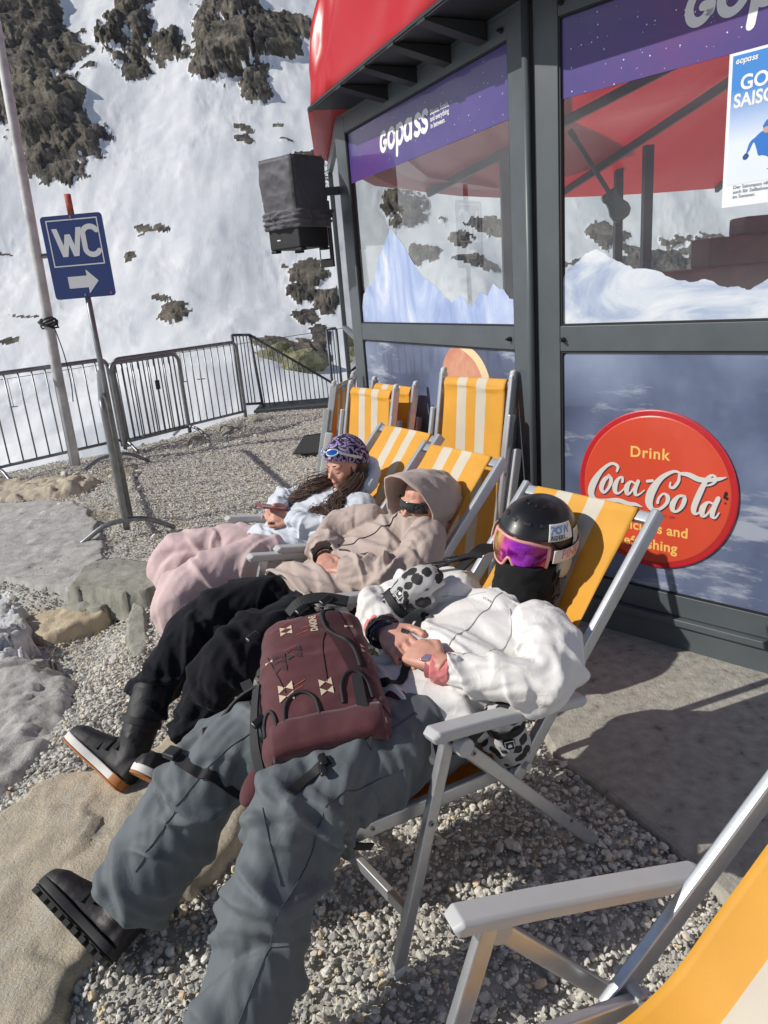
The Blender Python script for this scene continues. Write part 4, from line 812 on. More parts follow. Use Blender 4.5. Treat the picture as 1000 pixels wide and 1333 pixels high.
# stair landing and railing
ld=thing('stair_landing','metal grating landing at the top of the stair','landing',(-1.2,10.9,0))
mb=MB(); mb.bb(-1.80,-.3,10.72,10.76,-.10,.02).bb(-1.80,-.3,11.4,11.44,-.1,.02); mb.build('edge_beam',galvd,ld,world=True)
for i in range(16):
    y=10.78+i*.04; MB().bb(-1.8,-.3,y,y+.014,-.02,.012).build('grate_bar',galvd,ld,world=True)
rl=thing('stair_railing','grey railing sloping down beside the stair','railing',(-1.8,11.1,0))
def fr(P,r=.02,name='rail'): return MB().tube(P,r,10).build(name,galvd,rl,smooth=True,world=True)
fr([V(-1.99,10.9,0),V(-1.995,10.9,1.12)],.022,'post'); fr([V(-1.995,10.9,1.12),V(-1.78,11.15,1.09)]); fr([V(-1.72,11.15,0),V(-1.78,11.15,1.09)],.022,'post')
fr([V(-1.78,11.15,1.09),V(-.62,12.0,.14),V(-.3,12.2,-.15)]); fr([V(-1.99,10.9,.1),V(-1.75,11.15,.06)]); fr([V(-1.74,11.15,.03),V(-.6,12,-.75)])
for i in range(4): a=(i+1)/5; fr([V(-1.99+.21*a,10.9+.25*a,.08),V(-1.99+.21*a,10.9+.25*a,1.1)],.009,'bar')
for i in range(16): a=(i+1)/17; fr([V(-1.76+1.15*a,11.15+.85*a,.03-.78*a),V(-1.78+1.16*a,11.15+.85*a,1.09-.95*a)],.009,'bar')
rr=thing('stair_post_frame','grey upright railing frame beside the kiosk corner','railing',(-.55,11.1,0))
for x in (-.62,-.48): MB().tube([V(x,11.1,-.3),V(x,11.1,1.08)],.02,10).build('post',galvd,rr,smooth=True,world=True)
MB().tube([V(-.62,11.1,1.08),V(-.48,11.1,1.08)],.02,10).build('top_rail',galvd,rr,smooth=True,world=True)
for i in range(2): MB().tube([V(-.575+.045*i,11.1,.1),V(-.575+.045*i,11.1,1.06)],.007,8).build('bar',galvd,rr,smooth=True,world=True)
# rubber mat
mm_=thing('rubber_mat','dark rubber mat lying on the gravel near the folded chairs','mat',(-.7,8.0,0))
MB().add([(-.90,7.45,.018),(-.52,7.40,.018),(-.50,8.5,.02),(-.86,8.40,.02)],[(0,1,2,3)]).build('mat_sheet',mat('rubber',(.03,.03,.03),.85,bump=[(80,1,.01)]),mm_,solid=.014,world=True)
# ------------------------------------------------ covered loudspeaker under the eave
sp=thing('loudspeaker','black loudspeaker under a wrinkled grey rain cover at the kiosk corner','loudspeaker',(-.42,5.2,1.9))
cov=mat('rain_cover',(.060,.057,.068),.62,var=.15,vscale=6,bump=[(90,.25,.002),(300,.2,.001)],sheen=.2)
SX=V(.76,-.65,0).normalized(); SY=V(.65,.76,0).normalized(); sc_=V(-.415,5.22,0)
def cover():
    mb=MB(); rr=[]; n=96; nz=70
    def ring(z,k,wr):
        out=[]
        for i in range(n):
            a=2*PI*i/n+PI/4; c,s=math.cos(a),math.sin(a); m_=max(abs(c),abs(s)); rd=1/m_; rd=min(rd,1.30)
            u=c*rd; v=s*rd; q=V(u*2,v*2,z*3)
            d=wr*(.012*(1-2*abs(noise.noise(V(u*1.2+z*5,v*1.5,z*7))))+.006*(1-2*abs(noise.noise(V(u*3,v*3+z*9,z*16)))))
            ww=.158*k+d; dd=.15*k+d
            out.append(sc_+SX*(u*ww)+SY*(v*dd)+V(0,0,z))
        return out
    for j in range(nz+1):
        f=j/nz; z=2.03+f*.43; k=1.0+.05*math.sin(f*2.5); wr=.6
        if f<.25: wr=2.2; k+=.10*math.sin(f/.25*PI)*(.6+.4*math.sin(f*90))
        if f>.96: k*=.97
        rr.append(ring(z,k,wr))
    top=[sc_+V(0,0,2.475+.004)+(v-sc_-V(0,0,v.z))*.5 for v in rr[-1]]; rr.append([V(v.x,v.y,2.475) for v in top]); rr[-1]=[sc_+V(0,0,2.472)+V((v.x-sc_.x),(v.y-sc_.y),0) for v in top]
    mb.rings(rr); return mb.build('rain_cover',cov,sp,smooth=True,world=True)
cover()
sb=mat('speaker_black',(.012,.012,.013),.55,bump=[(200,.3,.001)])
MB().box(sc_+V(0,0,2.0),.29,.28,.19,SX,SY).build('cabinet',sb,sp,bevel=.012,world=True)
for u,v in ((.12,.11),(-.12,.11),(-.12,-.11),(.12,-.11)): MB().box(sc_+SX*u+SY*v+V(0,0,1.897),.05,.05,.018,SX,SY).build('rubber_foot',black,sp,bevel=.004,world=True)
p0=sc_-SY*.141+SX*-.05+V(0,0,1.965); MB().box(p0,.03,.001,.007,SX,SY).build('badge',white,sp,world=True)
MB().tube([sc_-SY*.152+SX*.16+V(0,0,2.05),sc_-SY*.157+SX*.163+V(0,0,2.46)],.004,6).build('seam_piping',black,sp,world=True)
MB().beam(sc_+V(.1,0,2.25),V(-.02,5.25,2.25),(0,0,1),.05,.03).build('wall_bracket',steeld,sp,world=True)
# dark framed board and wreath by the kiosk corner
bd=thing('menu_board','narrow dark framed board hanging behind the kiosk corner post','board',(-.27,5.75,1.9))
MB().box((-.262,5.75,2.02),.11,.03,.46,V(.9,-.43,0),V(.43,.9,0)).build('board_frame',black,bd,bevel=.005,world=True); MB().box((-.272,5.731,2.03),.075,.004,.36,V(.9,-.43,0),V(.43,.9,0)).build('printed_face',pb,bd,world=True)
wr_=thing('twig_wreath','dark bushy twig decoration hanging above the narrow board','decoration',(-.24,5.7,2.42))
mb=MB(); rnd=random.Random(5)
for k in range(420):
    d=V(rnd.gauss(0,1),rnd.gauss(0,1),rnd.gauss(0,1.5)).normalized(); p=V(-.245,5.7,2.43)+V(d.x*.05,d.y*.05,d.z*.12)*rnd.uniform(.3,1); q=p+d*rnd.uniform(.02,.05); s=V(rnd.gauss(0,1),rnd.gauss(0,1),rnd.gauss(0,1)).normalized()*.003; mb.add([p-s,p+s,q],[(0,1,2)])
prop(mb.build('twigs',mat('dark_twig',(.04,.035,.025),.8),wr_,world=True),kind='stuff')
# cork lying in the gravel
MB().tube([V(.70,1.488,.012),V(.745,1.53,.012)],.0105,14).build('wine_cork',mat('cork',(.42,.20,.10),.85,var=.3,vscale=60,bump=[(200,.5,.002)]),None,smooth=True,bevel=.002); prop(bpy.data.objects['wine_cork'],'brown cork lying in the gravel beyond the empty chair armrest','cork')
# dry grass tufts
dg_=mat('dry_grass',(.42,.32,.14),.8,var=.3,vscale=20)
mb=MB(); rnd=random.Random(9)
for (cx_,cy_,sx_,sy_,n_) in ((-2.72,7.35,.2,.2,340),(-3.2,7.0,.3,.2,260),(-2.3,5.7,.25,.2,260),(-3.4,7.45,.4,.15,200),(-1.75,3.55,.15,.15,70),(-1.9,3.3,.1,.1,60)):
    for _ in range(n_):
        x=rnd.gauss(cx_,sx_*.5); y=rnd.gauss(cy_,sy_*.5); z=float(max(-.02,0)); a=rnd.uniform(0,2*PI); l=rnd.uniform(.02,.06); w=.0018
        p=V(x,y,.0 if y>4.3 else -.12); q=p+V(math.cos(a)*l*.8,math.sin(a)*l*.8,l*rnd.uniform(.4,1)); s=V(-math.sin(a),math.cos(a),0)*w; mb.add([p-s,p+s,q],[(0,1,2)])
prop(mb.build('dry_grass',dg_,None),'tufts of dry yellow grass between the rocks','grass',None,'stuff')

tow=thing('ski_tow','thin ski tow cable with small hangers crossing the snow beyond the barriers','ski tow',(-4,30,-.2))
MB().tube([V(-16,29,-.75),V(-4,30,-.05),V(6,31,.55)],.012,5).build('cable',steeld,tow,world=True)
for x,z in ((-14.6,-.72),(-7.6,-.30),(-6.9,-.25)):
    MB().tube([V(x,29.6,z),V(x,29.6,z-1.1)],.012,5).tube([V(x-.16,29.6,z-1.1),V(x+.16,29.6,z-1.1)],.02,5).build('hanger',steeld,tow,world=True)
# ------------------------------------------------ deck chairs
alu=mat('brushed_aluminium',(.56,.575,.59),.34,.72,var=.06,vscale=40,bump=[(160,.06,.001)]); plas=mat('grey_plastic',(.50,.505,.50),.45,0,var=.05,vscale=12); stl=mat('bolt_steel',(.35,.35,.36),.3,.9)
canvas=bpy.data.materials.new('striped_canvas'); canvas.use_nodes=True; t,b=nodes(canvas)
uv=N(t,'ShaderNodeAttribute'); uv.attribute_name='across'; r=N(t,'ShaderNodeValToRGB'); r.color_ramp.interpolation='CONSTANT'; e=r.color_ramp.elements
Yc=(.86,.445,.05,1); Wc=(.76,.70,.58,1)
for i,(p,c) in enumerate([(0,Yc),(.23,Wc),(.385,Yc),(.545,Wc),(.70,Yc)]):
    if i>=2: e.new(p)
    e[i].position=p; e[i].color=c
L_(t,uv.outputs['Fac'],r.inputs[0]); tc=N(t,'ShaderNodeTexCoord'); n=N(t,'ShaderNodeTexNoise',Scale=7,Detail=6); L_(t,tc.outputs['Object'],n.inputs['Vector']); mr=N(t,'ShaderNodeMapRange'); mr.inputs[3].default_value=.84; mr.inputs[4].default_value=1.1; L_(t,n.outputs['Fac'],mr.inputs[0])
mu=N(t,'ShaderNodeMix'); mu.data_type='RGBA'; mu.blend_type='MULTIPLY'; mu.inputs[0].default_value=1; L_(t,r.outputs[0],mu.inputs[6]); L_(t,mr.outputs[0],mu.inputs[7]); L_(t,mu.outputs[2],b.inputs['Base Color'])
b.inputs['Roughness'].default_value=.62; wv=N(t,'ShaderNodeTexNoise',Scale=260,Detail=2); L_(t,tc.outputs['Object'],wv.inputs['Vector']); bp=N(t,'ShaderNodeBump',Strength=.3,Distance=.001); L_(t,wv.outputs['Fac'],bp.inputs['Height']); L_(t,bp.outputs[0],b.inputs['Normal'])
tl=N(t,'ShaderNodeBsdfTranslucent'); L_(t,mu.outputs[2],tl.inputs[0]); mx=N(t,'ShaderNodeMixShader'); mx.inputs[0].default_value=.28; L_(t,b.outputs[0],mx.inputs[1]); L_(t,tl.outputs[0],mx.inputs[2]); L_(t,mx.outputs[0],t.nodes['Material Output'].inputs[0])
def sling(prof,y0,y1,parent,name='sling',sag=.0,wrap=None,seed=0,ny=24,wrin=.004):
    """prof: (a,z,sag) points; across attribute gives the stripes"""
    P=catmull([V(a,0,z) for a,z,_ in prof],10); S=lerps([s for _,_,s in prof],len(P)); vs=[];ac=[]
    for i,p in enumerate(P):
        T=(P[min(i+1,len(P)-1)]-P[max(0,i-1)]).normalized(); nn=V(T.z,0,-T.x)
        if nn.z>0: nn=-nn
        for j in range(ny+1):
            f=j/ny; s=S[i]*(1-(2*f-1)**2)+wrin*noise.noise(V(i*.13+seed,f*2.2,0)); q=p+nn*s; vs.append((q.x,y0+(y1-y0)*f,q.z)); ac.append(1-f)
    mb=MB(); mb.v=vs; m_=ny+1; mb.f=[(i*m_+j,(i+1)*m_+j,(i+1)*m_+j+1,i*m_+j+1) for i in range(len(P)-1) for j in range(ny)]
    me=mb.mesh(name); a=me.attributes.new('across','FLOAT','POINT'); a.data.foreach_set('value',np.array(ac,np.float32)); o=link(name,me,canvas,parent,True); q=o.modifiers.new('s','SOLIDIFY'); q.thickness=.0016; q.offset=0; return o
def bolt(par,a,z,y,s=-1,r=.0075):
    o=MB().tube([V(a,y,z),V(a,y+s*.003,z)],r,12).build('bolt',stl,par); MB().tube([V(a,y+s*.003,z),V(a,y+s*.0042,z)],r*.45,6).build('socket',black,o); return o
WCH=.56
def make_chair(name,label,top=(1.03,.915),sagb=.045,sags=.05,seed=0,empty=False):
    t=thing(name,label,'deck chair',(0,0,0),0,'deck chairs on the terrace'); B=(.456,.344); ta,tz=top; dx,dz=ta-B[0],tz-B[1]; l=math.hypot(dx,dz); ux,uz=dx/l,dz/l
    for s in (0,1):
        y=lambda d: d if s==0 else WCH-d
        bm=lambda nm,p0,p1,yy,w=.022,h_=.042,ext=.015,m_=alu: MB().beam(V(p0[0],y(yy),p0[1]),V(p1[0],y(yy),p1[1]),(0,1,0),w,h_,ext).build(nm,m_,t,bevel=.005,seg=2)
        bm('side_rail',(B[0]-ux*.02,B[1]-uz*.02),(ta+ux*.012,tz+uz*.012),.026,.024,.044)
        bm('seat_rail',(-.065,.414),(B[0]+.03,B[1]-.005),.054,.022,.040)
        bm('leg',(.003,.012),(.212,.60),.0,.022,.036,.01)
        bm('leg',(.705,.008),(.235,.553),.027 if 0 else -.024,.02,.036,.01)
        MB().box(V(.004,y(0),.008),.036,.027,.03).build('leg_cap',plas,t,bevel=.006)
        # armrest, rounded plastic with a light slope to the back
        ap=MB(); P=[(.145,.612),(.158,.618),(.30,.588),(.50,.540),(.655,.502),(.672,.496)]
        rr=[]
        for i,(a,z) in enumerate(P):
            w=.027 if 0<i<5 else .021; th=.0155 if 0<i<5 else .011
            T=V(P[min(i+1,5)][0]-P[max(i-1,0)][0],0,P[min(i+1,5)][1]-P[max(i-1,0)][1]).normalized(); up=V(-T.z,0,T.x)
            rr.append([V(a,y(-.008)+w*k[0],z)+up*(th*k[1]) for k in ((-1,-.6),(-.8,-1),(.8,-1),(1,-.6),(1,.55),(.75,.95),(-.75,.95),(-1,.55))])
        ap.rings(rr); ap.build('armrest',plas,t,bevel=.003,seg=2)
        MB().tube([V(.235,y(-.036),.556),V(.235,y(-.002),.556)],.024,18).build('pivot_knob',plas,t,bevel=.004)
        MB().box(V(.30,y(.0),.578),.11,.012,.022,V(.96,0,-.27),V(0,1,0),V(.27,0,.96)).build('ratchet_bracket',stl,t,bevel=.003)
        MB().tube([V(B[0]+.02,y(.0),B[1]+.02),V(B[0]+.02,y(.07),B[1]+.02)],.012,12).build('hinge_pin',plas,t,bevel=.002)
        sg_=-1 if s==0 else 1
        bolt(t,.205,.578,y(-.011),sg_,.008); bolt(t,.131,.383,y(-.011),sg_,.008); bolt(t,.255,.535,y(-.034),sg_,.008); bolt(t,.0,.408,y(.043),sg_,.006); bolt(t,.60,.145+.0,y(-.034),sg_,.006)
    MB().beam(V(ta,.036,tz),V(ta,WCH-.036,tz),(ux,0,uz),.036,.022).build('top_bar',alu,t,bevel=.005)
    MB().beam(V(.052,.01,.15),V(.052,WCH-.01,.15),(0,0,1),.036,.02).build('crossbar',alu,t,bevel=.004); MB().beam(V(.62,-.02,.105),V(.62,WCH+.02,.105),(0,0,1),.03,.02).build('crossbar',alu,t,bevel=.004)
    MB().tube([V(-.045,.065,.408),V(-.045,WCH-.065,.408)],.011,12).build('front_bar',alu,t,smooth=True); MB().tube([V(B[0]+.02,.07,B[1]+.01),V(B[0]+.02,WCH-.07,B[1]+.01)],.011,12).build('rear_bar',alu,t,smooth=True)
    n_=(-uz*.014,ux*.014)
    prof=[(ta+.012,tz-.02,0),(ta+ux*.018+n_[0],tz+uz*.018+n_[1],0),(ta-ux*.02+n_[0],tz-uz*.02+n_[1],0),(ta-ux*.15+n_[0]*.6,tz-uz*.15+n_[1]*.6,.2*sagb),(B[0]+ux*.45,B[1]+uz*.45,sagb*.8),(B[0]+ux*.25,B[1]+uz*.25,sagb),(B[0]+ux*.08-.01,B[1]+uz*.08-.005,sagb*.9),(B[0]-.10,B[1]+.0,sags),(.15,.366,sags),(.0,.402,.02),(-.05,.424,0),(-.062,.405,0)]
    sling(prof,.082,WCH-.082,t,seed=seed); return t
def dup(root,loc,rz,label):
    r=root.copy(); COL.objects.link(r); r.location=loc; r.rotation_euler=(0,0,rz); r['label']=label; ROOTM[r.name]=Matrix.Translation(Vector(loc))@Matrix.Rotation(rz,4,'Z')
    for ch in list(root.children):
        c=ch.copy(); COL.objects.link(c); c.parent=r
        for g in ch.children: d=g.copy(); COL.objects.link(d); d.parent=c
    return r
A0=math.atan2(.558,.83); DV=V(.83,.558,0); NV=V(-.558,.83,0); F0=V(-.065,1.366,0)
def CL(a,l,z=0): return F0+DV*a+NV*l+V(0,0,z)
ch1=make_chair('deck_chair','aluminium deck chair with yellow striped canvas holding the person in the ski helmet'); 
ch2=dup(ch1,(0,0,0),0,'yellow striped deck chair holding the person in the beige hood')
ch3=dup(ch1,(0,0,0),0,'yellow striped deck chair holding the woman in the patterned beanie')
ch0=dup(ch1,(0,0,0),0,'empty yellow deck chair cut off by the lower right corner')
def place(c,o,rz): c.location=o; c.rotation_euler=(0,0,rz); ROOTM[c.name]=Matrix.Translation(Vector(o))@Matrix.Rotation(rz,4,'Z')
place(ch1,CL(0,0),A0); place(ch2,CL(.19,.86),A0-R(2)); place(ch3,CL(.335,1.44),A0-R(3))
rz0=math.atan2(.332,.943); d0=V(.943,.332,0); n0=V(-.332,.943,0); place(ch0,V(.07,.935,0)-d0*.165-n0*(WCH-.008+.016),rz0)
# folded chairs leaning on the kiosk
def make_folded(label,H=1.16,lean=.24,w=.47):
    t=thing('folded_deck_chair',label,'deck chair',(0,0,0),0,'folded deck chairs against the kiosk'); u=V(lean,0,H).normalized(); 
    for s in(-1,1):
        y=s*w/2
        MB().beam(V(0,y,.01),V(lean,y,H),(0,1,0),.024,.044,.012).build('side_rail',alu,t,bevel=.005)
        MB().beam(V(-.02,y+s*.028,.03),V(lean*.86-.02,y+s*.028,H*.86),(0,1,0),.022,.042).build('leg',alu,t,bevel=.005)
        MB().beam(V(.055,y-s*.026,.03),V(lean*.9+.05,y-s*.026,H*.82),(0,1,0),.022,.042).build('leg',alu,t,bevel=.005)
        MB().beam(V(.05,y+s*.052,.22),V(lean*.6+.05,y+s*.052,H*.72),(0,1,0),.03,.05).build('armrest',plas,t,bevel=.008)
        MB().box(V(lean,y,H+.012),.03,.03,.05,V(1,0,0),V(0,1,0),u).build('end_cap',plas,t,bevel=.01)
        for k in (.3,.62): MB().tube([V(lean*k-.02,y+s*.039,H*k),V(lean*k-.02,y+s*.044,H*k)],.009,10).build('bolt',stl,t)
    MB().beam(V(lean*.985,-w/2,H*.97),V(lean*.985,w/2,H*.97),u,.034,.02).build('top_bar',alu,t,bevel=.005)
    MB().beam(V(.03,-w/2,.14),V(.03,w/2,.14),u,.034,.02).build('crossbar',alu,t,bevel=.005)
    P=[(lean*.985+.012,H*.94,0),(lean*.985,H*.992,0),(lean*.97-.022,H*.965,0),(lean*.93-.018,H*.90,0),(lean*.6,H*.6,.02),(lean*.3,H*.3,.02),(.05,.2,0),(.03,.14,0)]
    sling(P,-w/2+.03,w/2-.03,t,seed=3); 
    # second fall of the canvas behind
    sling([(lean*.9+.05,H*.80,0),(lean*.5+.07,H*.5,.05),(.08,.2,0)],-w/2+.035,w/2-.035,t,name='sling',seed=8); return t
fc=make_folded('empty folded yellow deck chair leaning at the kiosk corner, nearest of the folded ones')
fc2=dup(fc,(0,0,0),0,'folded yellow deck chair standing right behind the patterned beanie'); fc3=dup(fc,(0,0,0),0,'folded deck chair standing second, closest to the lower glass'); fc4=dup(fc,(0,0,0),0,'farthest folded deck chair, turned edge-on beside the kiosk end')
def placef(c,topc,dirv,H=1.16,lean=.24,sc=1): az=math.atan2(dirv[1],dirv[0]); d=V(math.cos(az),math.sin(az),0); o=V(*topc,0)-d*lean*sc; place(c,(o.x,o.y,0),az); c.scale=(1,1,sc)
placef(fc,(.515,3.60),(.79,.62)); placef(fc2,(-.005,4.39),(.82,.57)); placef(fc3,(.13,4.47),(.86,.5)); placef(fc4,(-.19,4.86),(.97,-.25))
for c in (fc2,fc3,fc4): c.scale=(1,1,.9)
# ------------------------------------------------ people
skin=bpy.data.materials.new('skin'); skin.use_nodes=True; t,b=nodes(skin)
tc=N(t,'ShaderNodeTexCoord'); n=N(t,'ShaderNodeTexNoise',Scale=26,Detail=6); L_(t,tc.outputs['Object'],n.inputs['Vector']); r=N(t,'ShaderNodeValToRGB'); e=r.color_ramp.elements; e[0].position=.3; e[0].color=(.52,.235,.17,1); e[1].position=.7; e[1].color=(.66,.37,.27,1); L_(t,n.outputs['Fac'],r.inputs[0]); L_(t,r.outputs[0],b.inputs['Base Color'])
b.inputs['Roughness'].default_value=.5; b.inputs['Subsurface Weight'].default_value=.12; b.inputs['Subsurface Radius'].default_value=(.012,.005,.003); b.inputs['Subsurface Scale'].default_value=.5
def fabric(name,col,rough=.75,sheen=.25,var=.08,fine=.35,wr=.6,spec=.3,wd=.012):
    M=mat(name,col,rough,0,var=var,vscale=3,sheen=sheen,spec=spec)
    t,b=nodes(M); tc=N(t,'ShaderNodeTexCoord'); n=N(t,'ShaderNodeTexNoise',Scale=13,Detail=3,Roughness=.5,Distortion=.5); L_(t,tc.outputs['Object'],n.inputs['Vector'])
    # crease lines: ridged noise
    m1=N(t,'ShaderNodeMath'); m1.operation='SUBTRACT'; m1.inputs[1].default_value=.5; L_(t,n.outputs['Fac'],m1.inputs[0]); m2=N(t,'ShaderNodeMath'); m2.operation='ABSOLUTE'; L_(t,m1.outputs[0],m2.inputs[0]); m3=N(t,'ShaderNodeMath'); m3.operation='POWER'; m3.inputs[1].default_value=.6; L_(t,m2.outputs[0],m3.inputs[0])
    b1=N(t,'ShaderNodeBump',Strength=wr*.65,Distance=wd); b1.invert=True; L_(t,m3.outputs[0],b1.inputs['Height'])
    f=N(t,'ShaderNodeTexNoise',Scale=420,Detail=2); L_(t,tc.outputs['Object'],f.inputs['Vector']); b2=N(t,'ShaderNodeBump',Strength=fine,Distance=.0006); L_(t,f.outputs['Fac'],b2.inputs['Height']); L_(t,b1.outputs[0],b2.inputs['Normal']); L_(t,b2.outputs[0],b.inputs['Normal'])
    return M
jk_white=fabric('white_jacket',(.74,.72,.69),.55,.1,.03,.1,.45); tr_grey=fabric('slate_trousers',(.120,.138,.148),.68,.06,.06,.2,.3); jk_beige=fabric('beige_jacket',(.47,.375,.33),.72,.2,.04,.25,.45)
tr_black=fabric('black_trousers',(.011,.0115,.016),.9,.04,.1,.2,.4,.15); hoodie=fabric('grey_hoodie',(.60,.64,.70),.9,.4,.05,.6,.3); tr_pink=fabric('pink_trousers',(.62,.46,.45),.72,.2,.04,.2,.3)
blk=fabric('black_fleece',(.007,.007,.008),.85,.06,.1,.5,.4); pinkf=fabric('pink_cuff',(.68,.20,.20),.8,.3,.05,.4,.3); navy=fabric('navy_cuff',(.012,.016,.06),.8,.2,.1,.4,.3)
webb=mat('black_webbing',(.014,.014,.016),.7,bump=[(500,.4,.0008)]); buck=mat('black_plastic',(.01,.01,.011),.35)
leather=mat('black_boot',(.012,.012,.014),.6,var=.2,vscale=12,bump=[(60,.3,.003)],spec=.5); solew=mat('white_sole',(.70,.68,.64),.6,var=.08,vscale=20); tan=mat('gum_sole',(.42,.16,.045),.55,var=.15,vscale=20); bruck=mat('brown_boot',(.014,.010,.011),.55,var=.2,vscale=10,bump=[(60,.4,.004)])
def basis(f,up):
    f=Vector(f).normalized(); up=Vector(up); up=(up-f*up.dot(f)).normalized(); x=f.cross(up); return Matrix((x,f,up)).transposed()   # cols: right, forward, up
def person(label,name='person'):
    return thing(name,label,'person',tuple(F0),A0)
def hand(mb,Wp,f,nrm,thumb,curl=(.35,.4,.4),size=1.0,spread=.06,tcurl=.3):
    """thumb: +1/-1 side; fingers curl away from nrm (back of hand)"""
    Wp=Vector(Wp); f=Vector(f).normalized(); nrm=Vector(nrm); nrm=(nrm-f*nrm.dot(f)).normalized(); s=f.cross(nrm)*thumb; S=size
    secs=[(-.03,.026,.021),(0,.027,.019),(.03,.036,.018),(.06,.041,.016),(.082,.041,.013),(.092,.036,.010)]; rr=[]
    for a,w,h_ in secs:
        c=Wp+f*a*S-nrm*(.003*S); rr.append([c+s*(w*S*math.copysign(abs(math.cos(k))**.8,math.cos(k)))+nrm*(h_*S*math.copysign(abs(math.sin(k))**.8,math.sin(k))) for k in [2*PI*i/20 for i in range(20)]])
    mb.rings(rr)
    for i,(off,ln,r_) in enumerate(((.030,.072,.0088),(.0105,.080,.009),(-.010,.074,.0087),(-.029,.058,.0077))):
        p=Wp+(f*(.084-abs(off)*.14)+s*off)*S; d=(f+s*(off*spread/.03)).normalized(); pts=[p-d*.02*S,p]; rs=[r_*S,r_*1.08*S]; up=nrm
        for k,(frac,cl) in enumerate(zip((.46,.30,.24),curl)):
            ax=d.cross(up); cl=cl*(1+.1*i*(.5 if k else 1)); q=Matrix.Rotation(-cl,3,ax); d=q@d; up=q@up; mid=p+d*(ln*frac*.5*S); p=p+d*(ln*frac*S); pts+=[mid,p]; rs+=[r_*(.97-.07*k)*S,r_*(1.02-.08*k)*S]
        pts.append(p+d*.004*S); rs.append(r_*.5*S); mb.tube(pts,rs,12)
    p=Wp+(f*.018+s*.026)*S; d=(f*.75+s*.62-nrm*.15).normalized(); pts=[p-d*.012*S,p]; rs=[.012*S,.0125*S]
    for k,(l_,c_) in enumerate(((.036,.0),(.030,tcurl),(.024,tcurl))):
        q=Matrix.Rotation(c_*thumb,3,nrm); d=q@d; p=p+d*l_*S; pts.append(p); rs.append((.0112-.001*k)*S)
    pts.append(p+d*.004*S); rs.append(.005*S); mb.tube(pts,rs,12)
def head(mb,c,B,S=1.0):
    c=Vector(c); q=lambda x,y,z: c+B@V(x*S,y*S,z*S)
    def E(x,y,z,rx,ry,rz): mb.ell(q(x,y,z),rx*S,ry*S,rz*S,B,18,12)
    E(0,-.012,.035,.074,.094,.09); E(0,.01,.0,.068,.082,.085); E(0,.03,-.045,.054,.058,.05); E(0,.058,-.078,.026,.024,.02)
    for s in(-1,1):
        E(s*.036,.056,-.022,.026,.026,.026); E(s*.03,.072,.026,.028,.018,.012); E(s*.031,.071,.003,.0145,.010,.0085); E(s*.074,-.004,-.004,.010,.018,.030); E(s*.040,.02,-.062,.022,.04,.02); E(s*.0085,.096,-.024,.0065,.009,.0065)
    mb.tube([q(0,.083,.02),q(0,.096,-.004),q(0,.108,-.020),q(0,.098,-.029)],[.008*S,.0085*S,.0105*S,.006*S],10)
    mb.ell(q(0,.080,-.044),.022*S,.010*S,.012*S,B,14,8)
    mb.tube([q(-.021,.080,-.050),q(-.010,.089,-.0475),q(0,.090,-.0485),q(.010,.089,-.0475),q(.021,.080,-.050)],[.002*S,.0042*S,.004*S,.0042*S,.002*S],8)
    mb.tube([q(-.019,.079,-.053),q(0,.089,-.0575),q(.019,.079,-.053)],[.002*S,.0052*S,.002*S],8)
def body(par,pel,chest,neck,headc,B,armsL,legs,hands,S=1.0,voxel=.0042):
    mb=MB(); limb(mb,[pel,Vector(pel).lerp(Vector(chest),.5),chest,Vector(chest).lerp(Vector(neck),.7)],[(.13,.09),(.125,.085),(.15,.09),(.10,.06)],side=(0,1,0),seg=24,step=.03)
    limb(mb,[Vector(chest).lerp(Vector(neck),.5),neck,Vector(headc)+B@V(0,-.02,-.03)],[.06,.052,.055],seg=20,step=.02)
    for A in armsL: limb(mb,A,[.05]+[.042]*(len(A)-3)+[.034,.027],seg=18,step=.02)
    for A in legs: limb(mb,A,[.08]+[.062]*(len(A)-2)+[.045],seg=18,step=.03)
    head(mb,headc,B,S)
    for h_ in hands: hand(mb,*h_[0],**h_[1])
    return fuse(mb,'body',skin,par,voxel,2,.4)
def ellp(c,B,rx,ry,rz,az,el): return Vector(c)+B@V(rx*math.sin(az)*math.cos(el),ry*math.cos(az)*math.cos(el),rz*math.sin(el))
def patch(c,B,rad,azs,elf,name,m_,par,nu=40,nv=16,th=.003,smooth=True,bump=None,attr=None):
    """curved panel on an ellipsoid: azs=(a0,a1) radians, elf(a)->(el0,el1)"""
    mb=MB(); rx,ry,rz=rad; at_=[]
    def P(i,j):
        a=azs[0]+(azs[1]-azs[0])*i/nu; e0,e1=elf(a); e=e0+(e1-e0)*j/nv; k=1+(bump(a,e) if bump else 0); at_.append(i/nu); return ellp(c,B,rx*k,ry*k,rz*k,a,e)
    mb.grid(P,nu,nv); me=mb.mesh(name)
    if attr: x=me.attributes.new(attr,'FLOAT','POINT'); x.data.foreach_set('value',np.array(at_,np.float32))
    o=link(name,me,m_,par,smooth); q=o.modifiers.new('s','SOLIDIFY'); q.thickness=th; q.offset=0; return o
